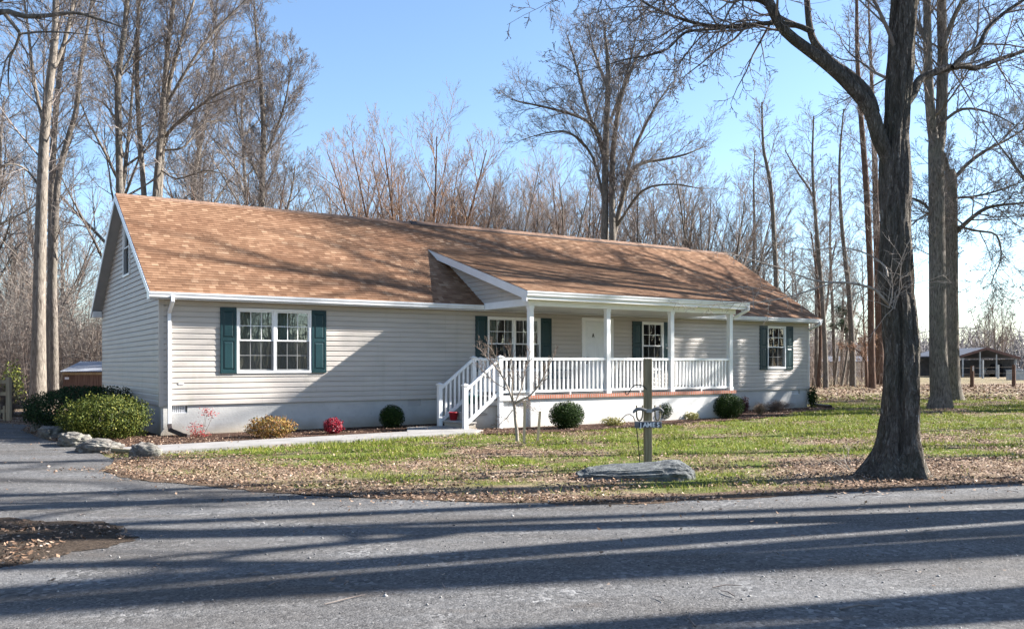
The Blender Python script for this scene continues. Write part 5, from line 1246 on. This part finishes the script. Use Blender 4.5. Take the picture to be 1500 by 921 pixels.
S_THIN = [(9, .05, .03, 16, .80, .24, .30, .38), (5, .08, .065, 7, .7, .58, .15, .5), (4, .09, .05, 6, .62, .6, .12, .55), (3, .09, .04, 2, .6, .58, .1, .6), (2, .08, .03, 0, .6, .5, .1, .6)]
S_HIGH = [(10, .085, .03, 8, .8, .26, .68, .4), (5, .13, .07, 5, .75, .46, .15, .5), (4, .16, .06, 3, .75, .46, .12, .55), (2, .2, .04, 0, .75, .5, .1, .6)]
S_BIG = [(9, .07, .03, 11, .75, .36, .42, .5), (6, .16, .06, 6, .75, .46, .15, .6), (4, .18, .06, 4, .75, .46, .12, .6), (2, .2, .04, 0, .75, .5, .1, .6)]
S_ROUND = [(8, .035, .02, 14, .55, .36, .22, .45), (6, .06, .05, 8, .55, .54, .15, .5), (4, .07, .05, 7, .5, .58, .12, .6), (3, .08, .05, 1, .5, .55, .3, .6), (2, .08, .05, 0, .5, .5, .1, .6)]
S_VASE = [(8, .06, .02, 12, .58, .36, .22, .45), (6, .07, .07, 8, .55, .56, .12, .5), (4, .08, .06, 6, .5, .60, .1, .6), (3, .08, .05, 1, .5, .55, .3, .6), (2, .08, .05, 0, .5, .5, .1, .6)]
ARCH = [archetype('tall', 201, 19, .21, S_TALL), archetype('tall', 202, 17, .19, S_TALL, bark='bark_pale'), archetype('thin', 203, 15, .14, S_THIN), archetype('thin', 204, 14, .13, S_THIN, bark='bark_red'),
        archetype('vase', 205, 17, .17, S_VASE, 5, .32, 'bark', 'twig_red', .009), archetype('vase', 206, 16, .16, S_VASE, 4, .28, 'bark', 'twig_red', .009), archetype('vase', 207, 14.5, .15, S_VASE, 4, .36, 'bark_red', 'twig', .009),
        archetype('high', 208, 25, .27, S_HIGH), archetype('big', 209, 24, .46, S_BIG), archetype('big', 210, 22, .42, S_BIG),
        archetype('round', 211, 16.5, .16, S_ROUND, 9, .42, 'bark_red', 'twig_rust', .009), archetype('round', 212, 14.5, .14, S_ROUND, 8, .42, 'bark', 'twig', .009)]
def plant_tree(k, loc, rz, sc, name, label, group, cat='tree'):
    e = empty(name, loc, rz, label, cat, group); e.scale = (sc, sc, sc*rnd.uniform(.95, 1.06))
    for nm, me in zip(('trunk', 'crown'), ARCH[k]):
        o = bpy.data.objects.new(nm, me); col.objects.link(o); o.parent = e
    return e
GL, GM = 'bare trees crowding the wood left of the house', 'bare trees in the wood behind the roof'
rr = random.Random(77)
for i in range(26):                                   # left wood
    Y = rr.uniform(42, 88); px = rr.uniform(-60, 430)
    k = rr.choice([0, 0, 1, 1, 2, 2, 3, 4, 6]); hpx = rr.uniform(.85, 1.25)*(1 if k < 4 else .75)
    p = P3(px, 600, Y); p.z = 0; plant_tree(k, p, rr.uniform(0, 6.28), hpx*(.9 if Y < 50 else 1.1), 'bare_tree', 'leafless tree in the crowded wood left of the house', GL)
mid_all = [(470, 78, 2, 1.05), (515, 66, 2, .98), (500, 84, 3, 1.15), (545, 70, 4, .95), (604, 62, 10, 1.06), (585, 78, 11, 1.1), (650, 72, 11, 1.05), (660, 86, 3, .95), (690, 72, 11, 1.0), (705, 84, 3, .98), (735, 70, 6, 1.0), (745, 90, 3, .95), (770, 76, 5, 1.0), (800, 68, 4, 1.0), (820, 78, 10, 1.05), (840, 74, 4, .98), (870, 88, 6, 1.2), (930, 80, 5, 1.0), (960, 70, 5, 1.02), (985, 66, 11, .95), (1020, 74, 11, 1.1), (1040, 66, 5, 1.0), (1065, 78, 6, 1.25), (1085, 70, 3, .95), (1120, 84, 2, .95), (1150, 72, 2, .9), (1165, 95, 3, 1.1), (440, 60, 6, 1.05), (460, 90, 4, 1.2), (560, 92, 4, 1.15), (780, 95, 4, 1.1), (900, 95, 5, 1.15), (1030, 92, 3, 1.0), (575, 80, 6, 1.2), (670, 64, 6, 1.0), (720, 66, 4, .95)]
mid = [q for i, q in enumerate(mid_all) if i % 12 != 5]
for px, Y, k, sc in mid:
    p = P3(px, 600, Y); p.z = 0
    lb = {10: 'rounded rust tinged leafless crown behind the roof', 2: 'thin leafless tree in the wood behind the roof', 3: 'thin leafless tree in the wood behind the roof'}.get(k, 'bushy many stemmed leafless tree behind the roof')
    plant_tree(k, p, rr.uniform(0, 6.28), sc, 'bare_tree', lb, GM + (' of thin kind' if k in (2, 3) else ' with rust crowns' if k == 10 else ' of bushy kind'))
for i in range(16):                                   # right, thin screen further back
    px = rr.uniform(1090, 1310); Y = rr.uniform(80, 120); p = P3(px, 600, Y); p.z = 0
    plant_tree(rr.choice([2, 2, 3]), p, rr.uniform(0, 6.28), rr.uniform(.8, 1.05), 'bare_tree', 'thin distant leafless tree in the screen right of the house', 'distant thin trees right of the house')
for px, Y, k, sc, lb in ((1446, 128, 4, .62, 'spreading bare tree behind the open barn, left of its peak'), (1466, 135, 5, .72, 'spreading bare tree behind the open barn, right of its peak'), (1482, 150, 2, .62, 'small bare tree at the right end of the open barn')):
    p = P3(px, 555, Y); p.z = 0; plant_tree(k, p, px*.37, sc, 'bare_tree', lb, 'trees behind the barn')
# trees just out of the picture that throw their shadows into it
def offscreen(px, py, t, k, sc):
    g = gr(px, py); p = Vector((g.x + t*math.cos(SUN_AZ), g.y + t*math.sin(SUN_AZ), 0)); plant_tree(k, p, rr.uniform(0, 6.28), sc, 'roadside_tree', 'leafless roadside tree beyond the right edge of the view', 'roadside trees out of view')
SUN_AZ, SUN_EL = R(13.5), R(28.8)
for a in ((733, 733, 15, 7, .9), (750, 757, 22, 7, .95), (760, 781, 13, 9, .9), (640, 806, 13, 9, .8), (900, 848, 21, 7, 1.35), (1000, 880, 14, 7, .9), (1300, 900, 12, 7, .8), (1000, 728, 19, 7, .8), (600, 835, 26, 7, 1.0), (1250, 850, 17, 7, .8), (560, 803, 15, 7, .8), (1200, 790, 16, 7, .9), (420, 850, 17, 7, .8)): offscreen(*a)
for px_, py_, pz, t, k, sc in ((1, 25.6, 5, 21.5, 8, 1.0), (5, 29, 5, 19, 9, 1.0), (8.5, 31, 4.5, 17, 8, .9), (9.5, 30.5, 2.5, 15, 9, .85), (6.5, 28, 3.5, 24, 9, 1.0), (3, 15.5, 0, 13, 7, .8), (4, 19.5, 0, 16, 7, .9), (0, 13.2, 0, 15, 7, .85)):
    plant_tree(k, Vector((px_ + t*math.cos(SUN_AZ), py_ + t*math.sin(SUN_AZ), 0)), t, sc, 'roadside_tree', 'leafless roadside tree beyond the right edge of the view', 'roadside trees out of view')
for X_, Y_, k, sc in ((22.8, 35, 0, 1.0), (27.5, 41, 1, 1.05), (30, 38.5, 0, 1.0), (27, 33.5, 2, 1.1), (36, 45, 0, 1.1)):
    plant_tree(k, Vector((X_, Y_, 0)), X_*.7, sc, 'roadside_tree', 'leafless roadside tree beyond the right edge of the view', 'roadside trees out of view')

for i in range(46):
    a = rr.uniform(-.95, .30); d = rr.uniform(42, 80); plant_tree(rr.choice([0, 1, 2, 4]), Vector((d*math.cos(a), 4+d*math.sin(a), 0)), rr.uniform(0, 6.28), rr.uniform(.8, 1.1), 'roadside_tree', 'leafless roadside tree beyond the right edge of the view', 'roadside trees out of view')
for i in range(16):
    X_ = rr.uniform(-55, -16); Y_ = rr.uniform(-6, 24)
    if X_ > -.68*Y_-6: continue
    plant_tree(rr.choice([0, 1, 2, 4]), Vector((X_, Y_, 0)), rr.uniform(0, 6.28), rr.uniform(.8, 1.1), 'roadside_tree', 'leafless tree beyond the left edge of the view', 'trees out of view on the left')
# near branches hanging in at the top left, from a tree just out of view
BL = 9.0; base = Vector((-9.4, BL, 0))
e = empty('bare_tree', base, 0, 'dark bare branches hanging into the top left corner from a near tree', 'tree')
polys = [([Vector((0, 0, -.1)), Vector((.05, 0, 1.5)), Vector((.0, 0, 4)), Vector((-.1, .1, 6.5)), Vector((0, 0, 9))], [.26, .2, .18, .15, .08])]
cn = P3(-140, 120, BL)-base
polys.append(([Vector((.1, 0, 2.9)), Vector((.9, .05, 3.7)), cn*.6 + Vector((0, 0, 1.75)), cn], [.11, .10, .085, .07]))
for l in ([(-140, 120, .07), (-60, 50, .05), (0, 18, .03), (35, 24, .026), (70, 23, .022), (110, 19, .017), (150, 30, .013), (185, 42, .006)], [(8, 22, .02), (27, 46, .018), (28, 53, .015), (22, 70, .012), (15, 85, .010), (12, 110, .008), (14, 140, .005)], [(28, 50, .012), (60, 47, .010), (100, 48, .008), (140, 52, .004)], [(-60, 50, .03), (-10, 5, .02), (40, -10, .015), (90, -8, .01), (150, 4, .006)], [(22, 70, .008), (8, 90, .007), (0, 130, .005), (-2, 150, .003)]):
    a, b = pxpoly(l, BL, False, 0, .2); polys.append(([q-base for q in a], b))
link_mesh('trunk', tubes_mesh('trunk', polys, 9), M['bark'], e)
out = [[] for _ in range(4)]; r2 = random.Random(3)
for a, b in polys[1:]: sprout(out, a, b, [(4, .2, 0, 4, .8, .5, .15, .6), (3, .22, 0, 3, .8, .5, .1, .6), (2, .2, 0, 0, .7, .5, .1, .6)], r2, .2, .55, .8, .25, .003, .2)
sprout(out, polys[0][0], polys[0][1], B3, r2, .5, 2.2, .9, .5, .005)
link_mesh('crown', tubes_mesh('crown', [x for l in out for x in l], 4), M['twig'], e)

# ---- the young tree in the front bed
YS = 18.3; base = gr(757, 646); base.y = YS; base.z = 0
pol = [pxpoly(l, YS, i == 0, 0, d_) for i, (l, d_) in enumerate((
    ([(758, 647, .042), (757, 632, .036), (755, 615, .033), (754, 600, .032), (752, 588, .03)], 0), ([(752, 590, .024), (745, 570, .02), (735, 550, .016), (725, 536, .012), (712, 523, .008), (703, 510, .004)], .3), ([(753, 592, .022), (762, 586, .022), (775, 580, .02), (788, 566, .017), (798, 548, .013), (806, 532, .008), (812, 518, .004)], -.2),
    ([(752, 590, .018), (750, 570, .016), (751, 550, .012), (748, 530, .008), (744, 512, .004)], -.4), ([(755, 588, .016), (764, 568, .014), (768, 548, .01), (772, 530, .007), (778, 512, .003)], .5), ([(751, 600, .012), (742, 612, .011), (735, 618, .008), (728, 626, .004)], -.2), ([(745, 570, .012), (728, 562, .01), (712, 548, .007), (700, 536, .004)], .4), ([(735, 550, .010), (730, 532, .008), (722, 515, .005), (716, 506, .003)], -.3)))]
e = empty('young_tree', base, 0, 'small bare multi branched young tree in front of the porch rail', 'tree')
pol = [([q-base for q in a], b) for a, b in pol]; link_mesh('trunk', tubes_mesh('trunk', pol, 8), M['twig_pale'], e)
out = [[] for _ in range(4)]; r2 = random.Random(8)
for a, b in pol[1:]: sprout(out, a, b, [(4, .16, .06, 5, .6, .5, .2, .6), (3, .2, .05, 2, .6, .5, .1, .6), (2, .2, .04, 0, .6, .5, .1, .6)], r2, .065, .36, .6, .3, .0036, .3, updir=.35)
for k in range(40): grow(out, Vector((.15+r2.gauss(0, .12), r2.gauss(0, .1), .85+r2.gauss(0, .1))), Vector((r2.gauss(.3, .5), r2.gauss(0, .5), r2.uniform(-.9, .2))).normalized(), r2.uniform(.2, .45), .004, [(4, .25, -.08, 3, .7, .5, .2, .6), (3, .2, -.05, 0, .6, .5, .1, .6)], 0, r2, .003)
link_mesh('crown', tubes_mesh('crown', [x for l in out for x in l], 4), M['twig_red'], e)

# ---- undergrowth and far woods: nobody could count these
def thicket(name, n, xr, yr, hr, m, seed, twigs=5, r=.012):
    g = random.Random(seed); out = []
    for k in range(n):
        Y = g.uniform(*yr); px = g.uniform(*xr); p = P3(px, 600, Y); p.z = -.05
        h = g.uniform(*hr)*g.uniform(.5, 1)
        if 60 < px < 175 and Y < 44: continue
        d = Vector((g.gauss(0, .28), g.gauss(0, .28), 1)); t = p + d*h; mid_ = p.lerp(t, .5) + Vector((g.gauss(0, .1), g.gauss(0, .1), 0))
        rad = g.uniform(.7, 1.5)*r*(Y/50); out.append(([p, mid_, t], [rad*1.5, rad, rad*.5]))
        for j in range(twigs):
            f = g.uniform(.25, 1); q = p.lerp(mid_, f*2) if f < .5 else mid_.lerp(t, f*2-1); L = h*g.uniform(.15, .42)
            dd = Vector((g.gauss(0, 1), g.gauss(0, 1), g.uniform(-.1, 1))).normalized(); out.append(([q, q+dd*L*.5+Vector((0, 0, .03)), q+dd*L], [rad*.6, rad*.5, rad*.3]))
    return tag(link_mesh(name, tubes_mesh(name, out, 3), m), kind='stuff')
thicket('undergrowth', 2600, (-80, 175), (36, 75), (1.5, 6.5), M['twig_red'], 5)
thicket('undergrowth', 1500, (-80, 175), (40, 85), (3, 9), M['twig_pale'], 6, 6)
thicket('undergrowth', 2600, (175, 1200), (60, 100), (3, 9), M['twig_red'], 7, 6)
thicket('undergrowth', 420, (1180, 1330), (64, 95), (1, 4.5), M['twig_red'], 8, 5, .009)
out = []; g_ = random.Random(12)
for k in range(1500):
    a = g_.uniform(-.9, .33); d = g_.uniform(55, 90); p = Vector((d*math.cos(a), 3+d*math.sin(a), 0))
    if k % 3 == 0: p = Vector((g_.uniform(-60, -18), g_.uniform(-5, 26), 0))
    if abs(p.x) < .70*p.y+4: continue
    h = g_.uniform(3, 12); t = p + Vector((g_.gauss(0, 1), g_.gauss(0, 1), h)); out.append(([p, p.lerp(t, .5), t], [.09, .07, .03]))
    for j in range(5):
        q = p.lerp(t, g_.uniform(.2, 1)); dd = Vector((g_.gauss(0, 1), g_.gauss(0, 1), g_.uniform(0, 1))).normalized()*h*.3; out.append(([q, q+dd*.5, q+dd], [.04, .03, .02]))
tag(link_mesh('roadside_woods', tubes_mesh('roadside_woods', out, 3), M['twig']), kind='stuff')
hz_m = simple('distant_twigs', (.20, .185, .185), .9, .2)  # greyed twig colour, distance haze painted in
thicket('far_woods', 5200, (-120, 1640), (170, 230), (5, 12), hz_m, 9, 6, .03)

# ================================================================= FAR THINGS
def fence_post(px, py, pt, m, r, name, label, cat, group=None):
    b = gr(px, py); h = (py-pt)*b.y/F_PX; mb = MB(); mb.tube([(0, 0, -.2), (0, 0, h*.5), (0.01, 0, h)], [r, r*.95, r*.9], 8); return tag(mb.build(name, m, None, b), label, cat, group)
wf = empty('wire_fence', gr(1424, 568), 0, 'wire fence on dark wooden posts across the field at the right', 'fence')
pp = [(1395, 569, 536), (1424, 568, 535.5), (1485, 566, 534), (1548, 564, 532)]; loc0 = gr(1424, 568); tops = []
for px, py, pt in pp:
    b = gr(px, py)-loc0; h = (py-pt)*gr(px, py).y/F_PX; mb = MB(); mb.tube([b+Vector((0, 0, -.2)), b+Vector((0, 0, h))], [.14, .12], 8); mb.build('fence_post', M['bark_red'], wf); tops.append((b, h))
for f in (.35, .62, .9):
    mb = MB(); mb.tube([b+Vector((0, 0, h*f)) for b, h in tops], .005, 4); mb.build('wire', M['bark'], wf)
mb = MB(); b = loc0; mb.box(-.05, .05, -.16, -.13, 1.15, 1.45); mb.build('fence_sign', M['palewall'], wf)
for px, lb in ((1439.5, 'pale post standing in the field left of the barn middle'), (1462, 'pale post standing in the field near the barn vehicles')): fence_post(px, 554, 527 if px < 1450 else 534, M['galv'], .12, 'field_post', lb, 'post')
# the open barn
YBN = 108.0; K = YBN/F_PX
bc = P3(1447, 551, YBN); bc.z = 0
barn = empty('open_barn', bc, 0, 'open fronted pole barn with grey metal roof and dark interior across the field', 'barn')
bx = lambda px: (px-1447)*K
bz = lambda py: max(0.0, CAM_H + (CY-py)*K)
x0, x1, xm = bx(1409), bx(1485), bx(1441); ze, za = bz(522), bz(510.5); D = 10; sk = -1.6
def slope(mb, xa, za_, xb, zb, t):
    mb.prism([(xa, -.6, za_), (xb, -.6, zb), (xb, -.6, zb-t), (xa, -.6, za_-t)], (sk, D, 0))
mb = MB(); slope(mb, x0-.5, ze, xm, za, .12); slope(mb, xm+.01, za, x1+.5, ze-.25, .12); mb.build('roof', M['barnroof'], barn)
mb = MB(); mb.bar((x0-.5, -.66, ze-.12), (xm, -.66, za-.12), .06, .3); mb.bar((xm, -.66, za-.12), (x1+.5, -.66, ze-.37), .06, .3); mb.build('trim', M['barntrim'], barn)
mb = MB(); mb.prism([(x0+sk, D-.2, 0), (x1+sk, D-.2, 0), (x1+sk, D-.2, ze-.5), (xm+sk, D-.2, za-.2), (x0+sk, D-.2, ze-.2)], (0, .1, 0)); mb.prism([(x1, 0, 0), (x1+sk, D, 0), (x1+sk, D, ze-.5), (x1, 0, ze-.5)], (.08, 0, 0)); mb.build('wall', M['barndark'], barn)
for px in (1409, 1434, 1458, 1486.5):
    mb = MB(); xx = bx(px); zt = ze-.3 + (za-ze)*max(0, 1-abs(xx-xm)/(xm-x0)); mb.box(xx-.07, xx+.07, -.3, -.16, -.2, zt); mb.build('barn_post', M['galv'], barn)
for j, (px, yb) in enumerate(((1421, 6), (1446, 7))): mb = MB(); mb.box(bx(px)-.1, bx(px)+.1, yb, yb+.2, 0, ze); mb.build('barn_post', M['palewall'], barn)
rb = P3(1352, 551, 125); rb.z = 0
sh = empty('long_shed', rb, 0, 'long low shed with red roof between the tall trunks', 'shed'); K2 = 125/F_PX
mb = MB(); mb.box(-1.3, 1.3, 0, 5, -.1, 1.9); mb.build('wall', M['palewall'], sh)
mb = MB(); mb.prism([(-1.5, -.4, 1.9), (-1.5, 2.5, 2.9), (-1.5, 5.4, 1.9), (-1.5, 5.4, 1.75), (-1.5, 2.5, 2.75), (-1.5, -.4, 1.75)], (3.0, 0, 0)); mb.build('roof', M['barnred'], sh)
for xx in (-1.0, .1): mb = MB(); mb.box(xx, xx+1.3, -.04, -.004, .0, 1.6); mb.build('door', M['cardark'], sh)
hb0 = P3(1238, 551, 112); hb0.z = 0; fh = empty('pale_house', hb0, .1, 'low pale house in the distance seen between the thin trees', 'house')
mb = MB(); mb.box(-5, 5, 0, 7, -.1, 2.0); mb.build('wall', M['palewall'], fh)
mb = MB(); mb.prism([(-5.4, -.5, 2.0), (-5.4, 3.5, 2.7), (-5.4, 7.5, 2.0), (-5.4, 7.5, 1.85), (-5.4, 3.5, 2.55), (-5.4, -.5, 1.85)], (10.8, 0, 0)); mb.build('roof', M['barnroof'], fh)
for xx in (-3.6, -.6, 2.4): mb = MB(); mb.box(xx, xx+1.1, -.04, -.004, .7, 1.5); mb.build('window', M['cardark'], fh)
def car(loc, rz, m, label):
    e = empty('parked_car', loc, rz, label, 'car')
    body = [(-2.1, .35), (2.1, .35), (2.15, .75), (1.95, .95), (1.0, 1.05), (-1.9, 1.05), (-2.12, .9)]; cab = [(1.0, 1.05), (.35, 1.6), (-1.5, 1.62), (-1.95, 1.05)]
    mb = MB(); mb.prism([(x, -.85, z) for x, z in body], (0, 1.7, 0)); mb.prism([(x, -.72, z) for x, z in cab], (0, 1.44, 0)); b = mb.build('body', m, e, bevel=.06)
    mb = MB(); mb.prism([(.85, -.735, 1.12), (.3, -.735, 1.53), (-1.4, -.735, 1.54), (-1.7, -.735, 1.12)], (0, 1.47, 0)); mb.build('window', M['cardark'], b)
    for x in (-1.35, 1.35):
        for y in (-.86, .70): mb = MB(); mb.tube([(x, y, .34), (x, y+.16, .34)], .34, 14); mb.build('wheel', M['rubber'], e)
p = P3(1472, 551, YBN+3); p.z = 0; car(p, .25, M['cardark'], 'dark car parked under the right side of the open barn')
p = P3(1462, 551, YBN+5.5); p.z = 0; car(p, .6, M['carpaint'], 'silver car parked inside the open barn behind the pale post')
p = P3(1490, 556, 88); p.z = 0; mb = MB(); mb.box(-.9, .9, -.4, .4, -.05, .95); mb.box(-.95, .95, -.45, .45, .951, 1.0); tag(mb.build('utility_box', M['galv'], None, p, bevel=.03), 'grey metal utility box by the field fence at the far right', 'box')
# shed and wooden fence on the left
sb = P3(126, 585, 38); sb.z = 0; sd = empty('small_shed', sb, .12, 'small reddish wooden shed with a corrugated tin roof behind the yew bush', 'shed'); Ks = 38/F_PX
mb = MB(); mb.prism([(-.95, 0, -.1), (-.95, 2, -.1), (-.95, 2, 1.62), (-.95, 0, 1.34)], (2.4, 0, 0)); mb.build('wall', M['shedwood'], sd)
mb = MB(); n = 26; vs = []
for k in range(n*4+1):
    x = -1.0 + 2.6*k/(n*4); h = .014*math.sin(k*math.pi/2)
    vs += [(x, -.25, 1.37+h), (x, 2.2, 1.82+h), (x, -.25, 1.357+h)]
mb.add(vs, [(3*k, 3*k+3, 3*k+4, 3*k+1) for k in range(n*4)] + [(3*k+2, 3*k+5, 3*k+3, 3*k) for k in range(n*4)]); mb.build('tin_roof', M['tin'], sd)
mb = MB(); mb.box(-.98, 1.5, -.06, -.012, 1.22, 1.325); mb.build('fascia', M['fence'], sd); mb = MB(); mb.box(-.85, -.68, -.08, -.064, 1.02, 1.12); mb.build('shed_lamp', M['gutter'], sd)
fb = gr(13, 617); wfn = empty('wooden_fence', fb, 0, 'wooden rail fence with a pale end post at the far left edge', 'fence')
mb = MB(); mb.box(-.06, .06, -.06, .06, -.1, 1.28); mb.build('end_post', M['fence'], wfn, bevel=.008)
for z in (.3, .8, 1.15): mb = MB(); mb.box(-3.2, -.062, -.025, .025, z-.05, z+.05); mb.build('rail', M['fence'], wfn)
for k in range(22): mb = MB(); x = -.12-k*.14; mb.box(x-.03, x+.03, -.045, -.027, .02, .46+.04*math.sin(k*3)); mb.build('picket', M['fence'], wfn)
dry_plant('dry_vine', gr(6, 617)+Vector((-.1, .35, 0)), 130, .55, 1.6, 'tangled dry vine growing over the wooden fence', M['twig_red'], .006)
shrub('evergreen_shrub', P3(18, 590, 34).xy.to_3d(), .45, .4, .9, 900, (.06, .13), M['lime'], 'thin yellow green shrub behind the wooden fence post', 'shrub', .4, 61, 3, (.2, 1.1), 8, .01)
for px, py, Lm, lb in ((30, 600, 2.2, 'fallen log lying in the leaves behind the fence, farther of two'), (35, 612, 1.6, 'fallen log lying in the leaves behind the fence, nearer of two')):
    b = gr(px, py); mb = MB(); mb.tube([b+Vector((-Lm/2, 0, .09)), b+Vector((0, .05, .11)), b+Vector((Lm/2, .1, .09))], [.10, .09, .08], 8); tag(mb.build('fallen_log', M['bark'], None), lb, 'log')

# ================================================================= LIGHT, SKY, CAMERA
w = bpy.data.worlds.new('World'); scene.world = w; w.use_nodes = True; nt = w.node_tree; nt.nodes.clear()
sky = nd(nt, 'ShaderNodeTexSky', sky_type='NISHITA'); sky.sun_disc = False; sky.sun_elevation = SUN_EL; sky.sun_rotation = R(90) - SUN_AZ
sky.altitude = 50; sky.air_density = 1.0; sky.dust_density = .4; sky.ozone_density = 3.2
bg = nd(nt, 'ShaderNodeBackground'); bg.inputs['Strength'].default_value = .074
wo = nd(nt, 'ShaderNodeOutputWorld'); nt.links.new(sky.outputs[0], bg.inputs[0]); nt.links.new(bg.outputs[0], wo.inputs[0])
ld = bpy.data.lights.new('sun', 'SUN'); ld.energy = 5.0; ld.angle = R(.53); ld.color = (1.0, .955, .90)
so = bpy.data.objects.new('sun', ld); col.objects.link(so)
sv = Vector((math.cos(SUN_AZ)*math.cos(SUN_EL), math.sin(SUN_AZ)*math.cos(SUN_EL), math.sin(SUN_EL)))
so.rotation_euler = sv.to_track_quat('Z', 'Y').to_euler(); so.location = sv*60
cam = bpy.data.cameras.new('camera'); co = bpy.data.objects.new('camera', cam); col.objects.link(co); scene.camera = co
co.location = (0, 0, CAM_H); co.rotation_euler = (R(90), -ROLL, 0)
cam.sensor_fit = 'HORIZONTAL'; cam.sensor_width = 36; cam.lens = F_PX/1500*36; cam.shift_y = (CY-460.5)/1500; cam.clip_start = .05; cam.clip_end = 6000
vs_ = scene.view_settings; vs_.view_transform = 'Standard'; vs_.look = 'None'; vs_.gamma = 1; vs_.exposure = 1.93; vs_.use_curve_mapping = False
scene.cycles.max_bounces = 8; scene.cycles.transparent_max_bounces = 16
